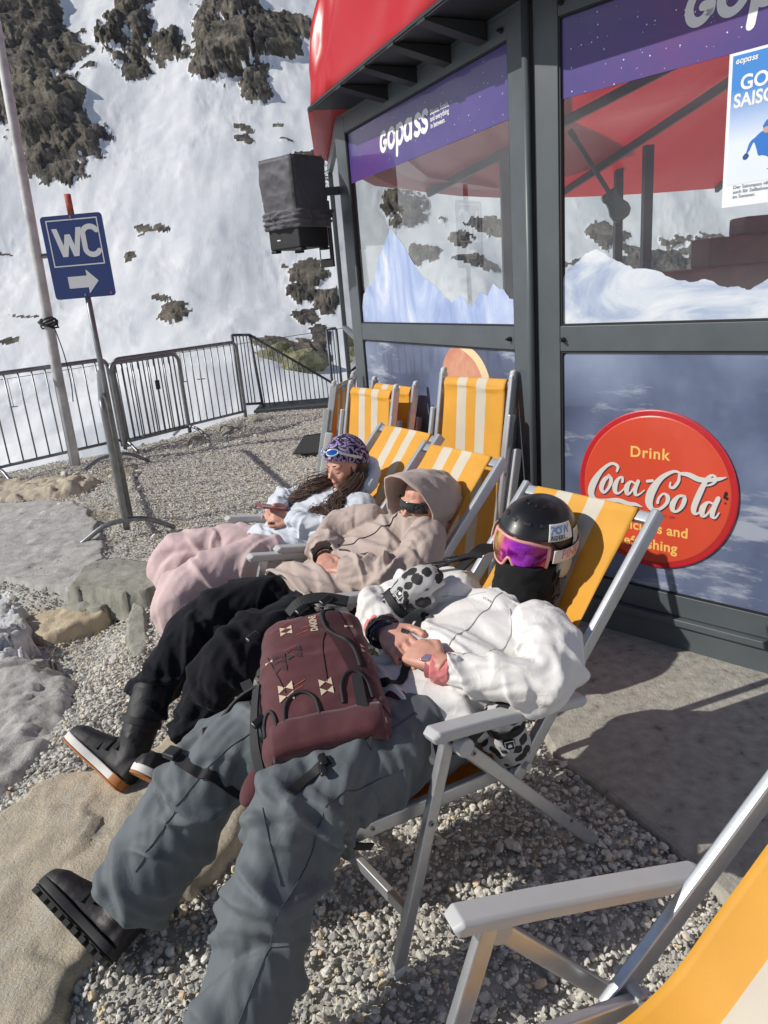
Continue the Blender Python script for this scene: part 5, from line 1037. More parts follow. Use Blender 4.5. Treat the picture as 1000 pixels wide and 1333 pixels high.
def boot(par,heel,toe,down,shaft_to,m_=leather,sole=solew,tread=tan,S=1.0,shaftr=.062,lugs=False):
    heel=Vector(heel); f=(Vector(toe)-heel).normalized(); L=(Vector(toe)-heel).length; d=Vector(down); d=(d-f*d.dot(f)).normalized(); s=f.cross(d)
    q=lambda x,y,z: heel+f*x*L+s*y*S-d*z*S        # z up from sole
    mb=MB(); rr=[]
    for x,w,h_,z0 in ((.0,.030,.045,.05),(.05,.040,.06,.06),(.18,.043,.062,.065),(.36,.040,.060,.062),(.52,.044,.050,.05),(.70,.050,.042,.042),(.85,.048,.038,.036),(.95,.036,.028,.03),(.995,.016,.014,.022)):
        rr.append([q(x,w*math.copysign(abs(math.cos(k))**.8,math.cos(k)),z0+h_*math.copysign(abs(math.sin(k))**.8,math.sin(k))*(1 if math.sin(k)>0 else .8)) for k in [2*PI*i/24 for i in range(24)]])
    mb.rings(rr); an=q(.22,0,.09); sh=Vector(shaft_to); limb(mb,[q(.20,0,.05),an,an.lerp(sh,.45),sh],[.048,.055,shaftr,shaftr*1.08],seg=28,step=.012,amp=.0035,fs=26,seed=4)
    up=fuse(mb,'boot',m_,par,.0045,2,.4)
    out=[(.0,.024),(.03,.036),(.12,.043),(.3,.040),(.45,.041),(.62,.050),(.78,.052),(.9,.044),(.97,.028),(1.0,.008)]
    pts=[(x,w) for x,w in out]+[(x,-w) for x,w in out[::-1]]; P=catmull([V(x,w,0) for x,w in pts+[pts[0]]],4)[:-1]
    def slab_(z0,z1,k,nm,mm,x0=0,x1=1.02,par_=up):
        Q=[p for p in P if x0<=p.x<=x1]; mb=MB(); n=len(Q); mb.v=[tuple(q(p.x*1.0,p.y*k,z0)) for p in Q]+[tuple(q(p.x,p.y*k,z1)) for p in Q]; mb.f=[tuple(range(n)),tuple(range(n,2*n))[::-1]]+[(i,(i+1)%n,n+(i+1)%n,n+i) for i in range(n)]; return mb.build(nm,mm,par_,bevel=.004,smooth=False)
    slab_(.002,.026,1.05,'midsole',sole); slab_(-.006,.0015,1.0,'outsole',tread)
    if tread is tan: slab_(.001,.028,1.065,'heel_rubber',tan,-.1,.16); 
    # straps, buckle and laces
    mb=MB()
    for x,z in ((.34,.125),(.44,.105),(.53,.09)):
        mb.strap([q(x,-.047,z-.05),q(x,-.036,z-.012),q(x,0,z+.003),q(x,.036,z-.012),q(x,.047,z-.05)],f,.014,.004)
    mb.build('lace_strap',webb,up)
    mb=MB(); c=an.lerp(sh,.5); ax=(sh-an).normalized(); u=f-ax*f.dot(ax); u.normalize(); v=ax.cross(u); mb.strap([c+(u*math.cos(a)+v*math.sin(a))*(shaftr*1.12) for a in [2*PI*k/16 for k in range(17)]],ax,.024,.005); mb.build('ankle_strap',webb,up)
    MB().box(c+v*(shaftr*1.16)*-1+u*.01,.03,.012,.03,u,v,ax).build('buckle',buck,up,bevel=.003)
    if lugs:
        mb=MB()
        for i in range(9):
            x=.06+i*.105; w=.046
            for sg in(-1,1): mb.box(q(x,sg*w*.62,-.013),.018,.034,.014,f,s,d)
        prop(mb.build('tread_lug',black,up),kind='stuff')
    return up
def collar_ring(c,B,rx,ry,h_,m_,par,name,amp=.004,th=.012,seed=0,flare=0,fn=None):
    mb=MB(); rr=[]
    for j in range(13):
        z=-h_/2+h_*j/12; ring=[]
        for i in range(64):
            a=2*PI*i/64; d=amp*(1-2*abs(noise.noise(V(math.cos(a)*2+seed,math.sin(a)*2,z*40))))+amp*noise.noise(V(math.cos(a)*4,math.sin(a)*4+seed,z*90)); k=1+flare*(j/12); ring.append(Vector(c)+B@V((rx*k+d)*math.cos(a),(ry*k+d)*math.sin(a),z+(fn(a) if fn else 0)))
        rr.append(ring)
    mb.rings(rr,cap=False); o=mb.build(name,m_,par,smooth=True,norm=True); q=o.modifiers.new('s','SOLIDIFY'); q.thickness=th; q.offset=-1; return o
# ================= person one: helmet, white jacket, slate trousers
p1=person('person lying back in black helmet, mirrored goggles, white jacket and slate grey trousers')
Hc=V(.800,.290,.842); HB=basis((-.965,-.22,.02),(.08,-.20,1))
aL=[V(.645,.13,.670),V(.60,.03,.655),V(.490,-.030,.630),V(.42,.04,.642),V(.345,.150,.648)]
aR=[V(.64,.435,.670),V(.56,.52,.665),V(.43,.595,.645),V(.38,.53,.652),V(.345,.455,.652)]
lN=[V(.36,.19,.47),V(.1,.15,.49),V(-.14,.115,.465),V(-.32,.03,.28),V(-.54,-.08,.05)]
lF=[V(.36,.37,.47),V(.1,.42,.49),V(-.165,.455,.48),V(-.33,.49,.31),V(-.475,.515,.15)]
body(p1,V(.32,.28,.46),V(.56,.28,.59),V(.70,.287,.69),Hc+HB@V(0,0,-.0),HB,[aL,aR],[lN,lF],
  [((V(.335,.420,.668),(-.22,-.95,-.02),(-.40,.05,.9),-1),dict(curl=(.30,.45,.4),size=1.12,spread=.10)),((V(.325,.175,.670),(-.12,.97,.04),(-.35,.0,.93),1),dict(curl=(.85,1.1,.8),size=1.10,spread=.02,tcurl=1.0))])
mb=MB()
limb(mb,[V(.17,.28,.475),V(.27,.28,.495),V(.38,.28,.525),V(.48,.28,.565),V(.57,.285,.610),V(.64,.285,.640),V(.695,.287,.668)],[(.200,.115),(.205,.125),(.19,.125),(.20,.118),(.21,.105),(.16,.085),(.085,.070)],side=(0,1,0),seg=120,step=.006,amp=.011,fs=7,ft=1.8,seed=2,hem='s',ampk=[1.4,1.5,1.5,1.0,.7,.6,.3])
limb(mb,aL,[(.080,.078),(.076,.074),(.068,.066),(.064,.060),(.050,.046)],seg=64,step=.005,amp=.0095,fs=15,ft=1.3,seed=11,hem='e',ampk=[.6,.9,1.5,1.3,1.2],diag=1)
limb(mb,aR,[(.088,.082),(.085,.080),(.078,.075),(.070,.066),(.048,.048)],seg=64,step=.005,amp=.0095,fs=15,ft=1.3,seed=17,hem='e',ampk=[.6,.9,1.4,1.3,1.2],diag=1)
jw=fuse(mb,'jacket',jk_white,p1,.0045,1,.5)
mb=MB()
limb(mb,[V(.42,.19,.50)]+lN,[(.10,.10),(.115,.11),(.118,.112),(.108,.104),(.092,.092),(.095,.092)],seg=84,step=.006,amp=.0105,fs=8,ft=1.3,seed=23,hem='e',ampk=[.3,.7,.8,1.6,1.1,1.2])
limb(mb,[V(.42,.37,.50)]+lF,[(.10,.10),(.115,.11),(.118,.110),(.108,.108),(.110,.105),(.118,.110)],seg=84,step=.006,amp=.0105,fs=8,ft=1.3,seed=29,hem='e',ampk=[.3,.7,.8,1.6,1.1,1.2])
limb(mb,[V(.25,.17,.46),V(.27,.28,.47),V(.25,.39,.46)],[.12,.125,.12],seg=48,step=.01,amp=.006,seed=3)
tr1=fuse(mb,'trousers',tr_grey,p1,.005,1,.5)
def seam(pts,par,m_,r=.0022): return MB().tube(catmull(pts,8),r,6).build('seam',m_,par,smooth=True)
# helmet
helm=mat('helmet_black',(.010,.010,.011),.38,bump=[(300,.15,.0008)],coat=.1)
def hz(a): return (R(-8)+R(22)*max(0,math.cos(a))**1.5-R(22)*(1-max(0,math.cos(a)))**1.0*(.5), R(90))
mb=MB(); hr=(.112,.140,.118); hc=Hc+HB@V(0,-.022,.030)
def HP(i,j):
    a=2*PI*i/64; e0=R(14) if math.cos(a)>.55 else R(14)-R(44)*min(1,(.55-math.cos(a))/.75); e=e0+(R(90)-e0)*(j/24); k=1.0
    k+=.012*math.exp(-((e-e0)/.08)**2); k+=.010*max(0,math.sin(6*a))*math.exp(-((e-.75)/.2)**2)
    return ellp(hc,HB,hr[0]*k,hr[1]*k,hr[2]*k,a,e)
mb.grid(HP,64,24); hs=link('helmet',mb.mesh('helmet'),helm,p1,True); weld(hs); q=hs.modifiers.new('s','SOLIDIFY'); q.thickness=.012; q.offset=-1
for az_ in (-.75,-.25,.25,.75):
    for el_,w in ((.62,.11),(1.15,.08)):
        patch(hc,HB,tuple(v*1.012 for v in hr),(az_-w,az_+w),lambda a,el_=el_: (el_-.045,el_+.045),'vent',black,hs,10,4,.002)
patch(hc,HB,tuple(v*1.004 for v in hr),(-1.9,1.9),lambda a: ((R(14) if math.cos(a)>.55 else R(14)-R(44)*min(1,(.55-math.cos(a))/.75))-.0,(R(14) if math.cos(a)>.55 else R(14)-R(44)*min(1,(.55-math.cos(a))/.75))+.05),'rim',black,hs,50,3,.006)
# goggles
lens=bpy.data.materials.new('mirror_lens'); lens.use_nodes=True; t,b=nodes(lens); at=N(t,'ShaderNodeAttribute'); at.attribute_name='across'; tc=N(t,'ShaderNodeTexCoord'); nn=N(t,'ShaderNodeTexNoise',Scale=14,Detail=4); L_(t,tc.outputs['Object'],nn.inputs['Vector'])
am=N(t,'ShaderNodeMath'); am.operation='MULTIPLY_ADD'; am.inputs[1].default_value=.22; L_(t,nn.outputs['Fac'],am.inputs[0]); L_(t,at.outputs['Fac'],am.inputs[2]); r=N(t,'ShaderNodeValToRGB'); e=r.color_ramp.elements
cs=[(.10,(.45,.62,.05)),(.26,(.85,.70,.05)),(.38,(.95,.33,.18)),(.50,(.92,.10,.50)),(.66,(.55,.04,.75)),(.82,(.28,.02,.42)),(1.0,(.30,.02,.14))]
while len(e)<len(cs): e.new(.5)
for i,(p,c) in enumerate(cs): e[i].position=p; e[i].color=(*c,1)
L_(t,am.outputs[0],r.inputs[0]); L_(t,r.outputs[0],b.inputs['Base Color']); b.inputs['Metallic'].default_value=.85; b.inputs['Roughness'].default_value=.16; b.inputs['Coat Weight'].default_value=.6; b.inputs['Coat Roughness'].default_value=.02
gpk=mat('goggle_frame',(.70,.32,.28),.45); gc=Hc+HB@V(0,.012,.006)
gr=(.100,.112,.125)
def gel(a): 
    lo=-.42+.32*math.exp(-(a/.17)**2); lo+= .12*max(0,abs(a)-.8); hi=.37-.10*max(0,abs(a)-.55)*1.5; return lo,hi
patch(gc,HB,gr,(1.12,-1.12),gel,'goggle_lens',lens,p1,60,18,.003,attr='across')
gl_=bpy.data.objects['goggle_lens']
def edge(f0,nm,r=.005):
    P=[ellp(gc,HB,gr[0],gr[1],gr[2],a,f0(a)) for a in np.linspace(1.14,-1.14,50)]; return MB().tube(P,r,8).build(nm,gpk,gl_,smooth=True)
edge(lambda a: gel(a)[1],'frame_edge'); edge(lambda a: gel(a)[0],'frame_edge',.0045)
for s in(-1,1): MB().tube([ellp(gc,HB,gr[0],gr[1],gr[2],s*1.14,e) for e in np.linspace(gel(1.14)[0],gel(1.14)[1],10)],.0065,8).build('frame_edge',gpk,gl_,smooth=True)
strap=mat('goggle_strap',(.70,.60,.56),.7,bump=[(300,.3,.001)])
st=patch(Hc+HB@V(0,-.018,.008),HB,(.124,.150,.14),(1.05,2*PI-1.05),lambda a:(-.10,.19),'goggle_strap',strap,gl_,60,6,.003)
sr=(.1262,.1522,.1422)
def onS(az0,el0,k): return lambda x,y: ellp(Hc+HB@V(0,-.018,.008),HB,*sr,az0-x*k,el0+y*k)
text_mesh('PINK',.036,onS(-1.24,-.01,7.4),'lettering',mat('strap_pink',(.62,.22,.20),.6),st,.0008,world=False)
# sticker POW RIDERS
stc=hc; srr=tuple(v*1.008 for v in hr); stw=mat('sticker_white',(.72,.73,.74),.35)
stk=patch(hc,HB,tuple(v*1.030 for v in hr),(-.88,-1.60),lambda a:(.24,.66),'sticker',stw,hs,16,10,.0006)
def onH(az0,el0,k,off=1.036): return lambda x,y: ellp(hc,HB,hr[0]*off,hr[1]*off,hr[2]*off,az0-x*k,el0+y*k)
text_mesh('POW',.030,onH(-.93,.42,8.0),'lettering',mat('sticker_bluegrey',(.22,.32,.50),.4),stk,.0022,world=False); text_mesh('RIDERS',.0138,onH(-.94,.30,8.0),'lettering',black,stk,.0006,0,'LEFT',1.15,world=False)
text_mesh('POWDER RIDERS CLUB',.0058,onH(-.93,.262,8.0),'lettering',black,stk,.0001,world=False)
stk2=patch(hc,HB,tuple(v*1.030 for v in hr),(-1.66,-1.98),lambda a:(.02,.42),'sticker',mat('sticker_yellow',(.60,.48,.12),.4,vcols=[(.35,(.62,.50,.10)),(.5,(.55,.60,.66)),(.65,(.30,.36,.55))],vscale=60),hs,8,8,.0006)
# neck warmer, white collar, chin strap
collar_ring(Hc+V(-.045,-.01,-.110),basis((-.75,-.2,.15),(.35,.05,1)),.090,.092,.13,blk,p1,'neck_warmer',.005,.01,3,-.04)
mb=MB(); mb.ell(Hc+HB@V(0,.035,-.062),.074,.082,.058,HB,28,16); mb.build('neck_warmer',blk,p1,smooth=True)
collar_ring(Hc+V(-.085,-.015,-.172),basis((-.8,-.1,.3),(.45,.0,.9)),.100,.094,.05,jk_white,p1,'collar',.004,.014,8)
mb=MB(); mb.strap([Hc+HB@V(-.115,.0,-.03),Hc+HB@V(-.105,.03,-.085),Hc+HB@V(-.07,.07,-.12),Hc+HB@V(-.02,.085,-.13)],HB@V(0,1,.6),.016); mb.strap([Hc+HB@V(-.112,-.05,-.03),Hc+HB@V(-.105,-.01,-.08),Hc+HB@V(-.09,.04,-.11)],HB@V(0,1,.6),.014); mb.build('chin_strap',webb,hs)
MB().box(Hc+HB@V(-.075,.078,-.125),.03,.018,.02,HB@V(.7,.7,0),HB@V(-.7,.7,0),HB@V(0,0,1)).build('buckle',mat('clear_buckle',(.35,.35,.36),.2),hs,bevel=.003)
mb=MB(); mb.ell(Hc+HB@V(-.108,-.02,-.035),.018,.035,.042,HB,14,10); mb.build('ear_pad',fabric('ear_pad',(.50,.45,.34),.9),hs,smooth=True)
# dark hair tuft behind the collar
hairm=mat('brown_hair',(.095,.048,.026),.5,var=.5,vscale=30,sheen=.3)
def locks(par,roots,n,spread,r,name='hair',seed=0,wav=.012,col=hairm):
    mb=MB(); rnd=random.Random(seed)
    for k in range(n):
        o=V(rnd.gauss(0,1),rnd.gauss(0,1),rnd.gauss(0,1))*spread; ph=rnd.uniform(0,6.28); cut=rnd.uniform(.75,1.06); P=[]; m_=len(roots)
        C=catmull(roots,7); C=C[:max(6,int(len(C)*min(1,cut)))]
        for i,p in enumerate(C):
            f=i/len(C); P.append(p+o*(.45+.75*math.sin(PI*min(1,f*1.1)))+V(math.sin(ph+i*.75),math.cos(ph*1.3+i*.75),math.sin(ph+i*.6))*wav*f)
        mb.tube(P,[r*(.5+.8*math.sin(PI*(i+1)/(len(P)+1))) for i in range(len(P))],5)
    return prop(mb.build(name,col,par,smooth=True),kind=None)
locks(p1,[Hc+HB@V(-.09,-.02,-.06),Hc+HB@V(-.105,0,-.10),Hc+HB@V(-.10,.03,-.14),Hc+HB@V(-.08,.05,-.165)],26,.012,.0022,seed=4,wav=.006)
# backpack harness straps left on the shoulder and a chest strap over the belly
MB().strap([V(.70,.40,.80),V(.66,.44,.80),V(.60,.49,.775),V(.565,.54,.74)],(.3,1,0),.028,.005).build('shoulder_strap',webb,p1)
MB().strap([V(.86,.45,.76),V(.78,.46,.79),V(.70,.43,.80),V(.62,.42,.775)],(.6,1,.2),.04,.006).build('shoulder_strap',webb,p1)
for (a,l,z) in ((.635,.465,.79),(.60,.495,.775)): MB().box(V(a,l,z),.05,.03,.014,V(-.6,.8,-.2)).build('strap_buckle',buck,p1,bevel=.004)
MB().box(V(.425,.435,.712),.055,.032,.014,V(-.3,-.9,-.1),V(.9,-.3,0)).build('strap_buckle',buck,p1,bevel=.005)
# cuffs and watch
def cuff(par,c,ax,r,l,m_,name='cuff',seed=0,amp=.002): B=basis((0,0,1) if abs(Vector(ax).normalized().z)<.8 else (1,0,0),ax); return collar_ring(c,B,r,r*.92,l,m_,par,name,amp,.006,seed)
axL=(aL[-1]-aL[-2]).normalized(); axR=(aR[-1]-aR[-2]).normalized()
cuff(p1,aL[-1]+axL*.020,axL,.040,.050,pinkf,seed=3,amp=.003); cuff(p1,aL[-1]+axL*.052,axL,.032,.020,mat('watch_band',(.42,.12,.13),.4),'watch_band',5,.0003)
MB().box(aL[-1]+axL*.052+V(-.012,-.002,.032),.026,.024,.008,axL,V(1,0,.3).normalized()).build('watch_face',mat('watch_face',(.55,.40,.50),.15,.6),p1,bevel=.003)
cuff(p1,aR[-1]-axR*.012,axR,.053,.020,pinkf,seed=6); cuff(p1,aR[-1]+axR*.010,axR,.050,.030,blk,seed=7,amp=.003); cuff(p1,aR[-1]+axR*.034,axR,.044,.022,navy,seed=8,amp=.003)
# leopard gloves
leo=bpy.data.materials.new('leopard_glove'); leo.use_nodes=True; t,b=nodes(leo); tc=N(t,'ShaderNodeTexCoord'); vo=N(t,'ShaderNodeTexVoronoi',Scale=30,Randomness=.9); no_=N(t,'ShaderNodeTexNoise',Scale=40,Detail=2); L_(t,tc.outputs['Object'],no_.inputs['Vector']); mxv=N(t,'ShaderNodeMix'); mxv.data_type='RGBA'; mxv.inputs[0].default_value=.018; L_(t,tc.outputs['Object'],mxv.inputs[6]); L_(t,no_.outputs['Color'],mxv.inputs[7]); L_(t,mxv.outputs[2],vo.inputs['Vector'])
r=N(t,'ShaderNodeValToRGB'); e=r.color_ramp.elements; e[0].position=.46; e[0].color=(.02,.02,.022,1); e[1].position=.50; e[1].color=(.47,.46,.45,1); L_(t,vo.outputs['Distance'],r.inputs[0]); L_(t,r.outputs[0],b.inputs['Base Color']); b.inputs['Roughness'].default_value=.75
def glove(label,c,f,up,S=1.0):
    g=thing('glove',label,'glove',tuple(F0),A0,'leopard print gloves'); c=Vector(c); B=basis(f,up); q=lambda x,y,z: c+B@V(x*S,y*S,z*S); mb=MB()
    limb(mb,[q(0,-.10,0),q(0,-.04,0),q(0,.02,.004),q(0,.075,.0),q(0,.10,-.01)],[(.052,.040),(.043,.034),(.055,.036),(.048,.030),(.03,.02)],side=B@V(1,0,0),seg=48,step=.006,amp=.004,fs=16,seed=5)
    for x,l_ in ((.036,.07),(.012,.082),(-.012,.08),(-.035,.066)): mb.tube([q(x,.05,0),q(x*1.05,.05+l_*.5,-.008),q(x*1.05,.05+l_*.9,-.03)],[.017*S,.016*S,.011*S],12)
    mb.tube([q(.03,-.01,0),q(.062,.02,-.005),q(.066,.055,-.02)],[.02*S,.017*S,.011*S],12)
    o=fuse(mb,'glove_shell',leo,g,.005,3,.5)
    mb=MB(); mb.ell(q(0,.02,-.014),.058*S,.085*S,.030*S,B,28,14); mb.build('palm',blk,g,smooth=True)
    mb=MB(); mb.strap([q(.052*math.cos(a),-.055,.042*math.sin(a)) for a in [2*PI*k/14 for k in range(15)]],B@V(0,1,0),.026*S,.005); mb.build('cuff_strap',webb,g)
    mb=MB(); mb.box(q(.004,-.012,.041),.032*S,.044*S,.002,B@V(1,0,0),B@V(0,1,0),B@V(0,0,1)); l=mb.build('label_patch',black,g,bevel=.0008); MB().box(q(.004,-.012,.0425),.026*S,.038*S,.001,B@V(1,0,0),B@V(0,1,0),B@V(0,0,1)).build('label_border',white,l); MB().box(q(.004,-.012,.0433),.022*S,.033*S,.001,B@V(1,0,0),B@V(0,1,0),B@V(0,0,1)).build('label_field',black,l); mb=MB(); mb.ell(q(.004,-.012,.044),.006*S,.009*S,.001,B); mb.build('label_mark',white,l)
    return g
glove('leopard print ski glove dangling on the white jacket sleeve',(.455,.465,.735),(.55,-.35,.50),(-.35,-.5,.8),.92)
glove('leopard print ski glove hanging under the grey armrest',(.43,.03,.465),(.25,.1,-.9),(-.5,-.83,-.1),.95)
MB().strap([V(.47,.08,.60),V(.46,.05,.56),V(.44,.035,.53)],(1,0,0),.03,.004).build('wrist_loop',webb,p1)
# belt of the jacket hem seen under the armrest
MB().strap([V(.20,.045,.52),V(.30,.03,.53),V(.42,.05,.56)],(0,.2,1),.045,.006).build('hip_belt',webb,p1)
boot(p1,V(-.565,.44,.06),V(-.665,.70,.17),(-.80,-.22,-.30),V(-.40,.50,.23),bruck,black,black,.98,.064,True)
boot(p1,V(-.58,-.15,.01),V(-.85,-.26,.03),(0,0,-1),V(-.53,-.10,.20),bruck,black,black,1.05)
# ================= person two: beige hooded jacket, black trousers
p2=person('person lying back in beige hooded jacket, black trousers and white-soled boots')
H2=V(.955,1.02,.782); B2=basis((-.975,-.14,.04),(.05,-.08,1))
a2L=[V(.88,.91,.69),V(.79,.85,.645),V(.68,.86,.60),V(.60,.93,.61),V(.54,1.01,.62)]; a2R=[V(.84,1.22,.69),V(.75,1.30,.67),V(.645,1.29,.635),V(.60,1.22,.635),V(.56,1.15,.64)]
l2N=[V(.52,1.02,.46),V(.28,1.0,.49),V(.06,1.0,.44),V(-.05,1.01,.30),V(-.12,1.0,.20)]; l2F=[V(.52,1.20,.46),V(.28,1.25,.50),V(.06,1.28,.45),V(-.10,1.28,.31),V(-.19,1.265,.25)]
body(p2,V(.50,1.10,.46),V(.80,1.07,.62),V(.93,1.03,.72),H2,B2,[a2L,a2R],[l2N,l2F],
  [((V(.545,1.135,.645),(-.45,-.85,-.1),(-.3,.1,.95),-1),dict(curl=(.5,.6,.5),size=.95)),((V(.53,1.02,.632),(-.3,.85,.0),(-.3,0,.95),1),dict(curl=(.8,1.0,.7),size=.95))])
mb=MB()
limb(mb,[V(.36,1.11,.515),V(.45,1.11,.515),V(.57,1.10,.53),V(.69,1.085,.565),V(.80,1.07,.615),V(.87,1.05,.65),V(.93,1.03,.685)],[(.205,.105),(.20,.115),(.185,.115),(.195,.112),(.20,.105),(.165,.09),(.10,.08)],side=(0,1,0),seg=110,step=.006,amp=.011,fs=8,ft=1.7,seed=42,hem='s',ampk=[1.2,1.4,1.5,1.1,.9,.7,.4])
limb(mb,a2L,[(.085,.08),(.082,.078),(.078,.075),(.068,.065),(.055,.052)],seg=60,step=.005,amp=.009,fs=15,seed=51,hem='e',ampk=[.6,.9,1.5,1.3,1.2],diag=1); limb(mb,a2R,[(.085,.08),(.082,.078),(.078,.075),(.070,.067),(.058,.052)],seg=60,step=.005,amp=.009,fs=15,seed=57,hem='e',ampk=[.6,.9,1.4,1.3,1.2],diag=1)
j2=fuse(mb,'jacket',jk_beige,p2,.0045,1,.5)
cuff(p2,a2R[-1]+(a2R[-1]-a2R[-2]).normalized()*.012,a2R[-1]-a2R[-2],.047,.022,blk,seed=2)
mb=MB()
limb(mb,[V(.58,1.03,.49)]+l2N,[(.09,.09),(.105,.098),(.105,.10),(.095,.09),(.080,.078),(.076,.072)],seg=76,step=.006,amp=.0085,fs=9,seed=61,hem='e',ampk=[.3,.7,1,1.6,1.4,1.8]); limb(mb,[V(.58,1.2,.49)]+l2F,[(.09,.09),(.105,.098),(.108,.10),(.098,.094),(.085,.082),(.082,.078)],seg=76,step=.006,amp=.0085,fs=9,seed=67,hem='e',ampk=[.3,.7,1,1.6,1.4,1.8])
limb(mb,[V(.45,1.0,.45),V(.47,1.11,.46),V(.45,1.22,.45)],[.115,.12,.115],seg=40,step=.012)
fuse(mb,'trousers',tr_black,p2,.005,1,.5)
boot(p2,V(-.345,1.115,.045),V(-.445,1.395,.16),(-.80,-.12,-.50),V(-.15,1.255,.30),leather,solew,tan,1.12,.062)
boot(p2,V(-.165,.90,.04),V(-.33,.97,.21),(-.62,-.35,-.6),V(-.07,.98,.24),leather,solew,tan,1.05,.058)
def hoodshell(par,c,B,rx,rz,front,back,m_,name='hood',brim=.05,seed=0,amp=.006,low=-.10):
    mb=MB(); nv=40; nu=72
    def P(i,j):
        a=2*PI*i/nu; f=j/nv; th=f*PI/2*.999; y=front+(-back-front)*math.sin(th)**.9 if f<1 else -back; k=math.cos(th)**.62 if f<.999 else .02
        k=max(.02,k); x=rx*k*math.cos(a); z=rz*k*math.sin(a); 
        if z<0: z*=.82
        y+=brim*max(0,math.sin(a))**1.2*(1-f)**2
        n=amp*(1-2*abs(noise.noise(V(math.cos(a)*1.8+seed,math.sin(a)*1.8,y*16))))+amp*1.2*noise.noise(V(math.cos(a)*3,math.sin(a)*3+seed,y*30)); kk=1+n/ .1*(.4+.6*f)
        return Vector(c)+B@V(x*kk,y,z*kk)
    mb.grid(P,nu,nv); o=weld(link(name,mb.mesh(name),m_,par,True)); q=o.modifiers.new('s','SOLIDIFY'); q.thickness=.007; q.offset=-1; return o
ho=hoodshell(p2,H2+B2@V(0,0,.006),B2,.126,.142,.080,.170,jk_beige,brim=.075,seed=3,amp=.008)
collar_ring(H2+B2@V(0,-.005,-.105),basis((-.8,-.1,.25),(.35,0,.95)),.112,.118,.105,jk_beige,p2,'collar',.006,.010,12,-.06)
collar_ring(H2+B2@V(0,.035,-.075),basis((-.8,-.25,.2),(.3,0,.95)),.072,.070,.075,jk_beige,p2,'inner_collar',.004,.010,15,.08)
dkl=mat('dark_lens',(.015,.017,.02),.12,coat=.6)
patch(H2+B2@V(0,.0,.012),B2,(.088,.106,.12),(1.05,-1.05),lambda a:(-.16+.12*math.exp(-(a/.16)**2),.20),'sunglasses',dkl,p2,40,8,.003)
zipm=mat('zip_black',(.012,.012,.012),.5)
BVC={}
def surf(o,pts,lift=.0015,up=(0,0,1)):
    """drop points (root frame) on a garment mesh from above"""
    from mathutils.bvhtree import BVHTree
    if o.name not in BVC: me=o.data; BVC[o.name]=BVHTree.FromPolygons([v.co.copy() for v in me.vertices],[tuple(p.vertices) for p in me.polygons])
    bv=BVC[o.name]; out=[]; u=Vector(up).normalized()
    for p in pts:
        h_=bv.ray_cast(Vector(p)+u*.5,-u); out.append((h_[0]+u*lift) if h_[0] is not None else Vector(p))
    return out
def online(o,pts,r,m_,name,up=(0,0,1),k=10,par=None,lift=.001,w=None):
    P=catmull([V(*p) for p in pts],k); P=surf(o,P,lift,up)
    if w: return MB().strap(P[::2],(Vector(up).cross(P[-1]-P[0])),w,r).build(name,m_,par or o)
    return MB().tube(P,r,6).build(name,m_,par or o,smooth=True)
seamw=mat('jacket_seam',(.52,.50,.47),.6)
online(jw,[(.67,.27,.7),(.60,.26,.7),(.52,.24,.7),(.44,.22,.6)],.0018,seamw,'zip',(-.5,-.1,.85)); online(jw,[(.64,.31,.7),(.60,.36,.7),(.55,.42,.7)],.0013,seamw,'seam',(-.5,-.1,.85)); online(jw,[(.63,.21,.7),(.57,.15,.7),(.50,.12,.7),(.42,.13,.6)],.0013,seamw,'seam',(-.5,-.1,.85))
online(jw,[(.47,.42,.7),(.42,.385,.7),(.37,.34,.6),(.30,.27,.6),(.235,.24,.6),(.19,.30,.6),(.17,.38,.6)],.003,webb,'waist_strap',(-.4,-.1,.9),w=.024,par=p1,lift=.004)
seamg=mat('trouser_seam',(.055,.065,.072),.8); TU=(-.25,-.45,.85)
online(tr1,[(.10,.05,.5),(.0,.06,.5),(-.10,.05,.5),(-.20,.02,.4),(-.32,-.02,.3),(-.44,-.07,.2)],.0014,seamg,'seam',TU); online(tr1,[(-.05,.40,.5),(-.15,.40,.5),(-.25,.44,.4),(-.36,.46,.3),(-.44,.47,.2)],.0014,seamg,'seam',TU); online(tr1,[(.20,.12,.6),(.12,.10,.6),(.05,.12,.6)],.0022,seamg,'pocket_zip',TU); online(tr1,[(-.22,.13,.5),(-.24,.08,.5),(-.25,.02,.4)],.0014,seamg,'seam',TU)
seamp=mat('pink_seam',(.45,.32,.31),.8); online(t3 if 't3' in globals() else tr1,[(.5,1.6,.6),(.4,1.56,.6)],.001,seamp,'seam') if False else None
text_mesh('CLWR',.014,lambda x,y: surf(jw,[V(.62-y*.75,.30-x,.7)],.001,(-.5,-.1,.85))[0] ,'lettering',mat('print_grey',(.22,.23,.25),.6),jw,.0003,world=False)
online(j2,[(.915,1.09,.7),(.87,1.07,.7),(.80,1.05,.7),(.75,1.06,.7),(.70,1.10,.6),(.66,1.15,.6)],.0028,zipm,'zip',(-.5,-.1,.85))
online(j2,[(.70,1.00,.6),(.66,1.04,.6),(.635,1.10,.6)],.004,zipm,'pocket_zip',(-.5,-.1,.85))
online(j2,[(.41,1.28,.5),(.365,1.22,.5),(.345,1.12,.5),(.355,1.0,.5)],.0035,zipm,'hem_piping',(-.4,0,.9))
text_mesh('OOSC',.036,lambda x,y: surf(j2,[V(.70-y*.9-x*.28,.985-x*.75,.6)],.0008,(-.5,-.1,.85))[0],'lettering',mat('print_beige',(.60,.50,.45),.6),j2,.0004,world=False)
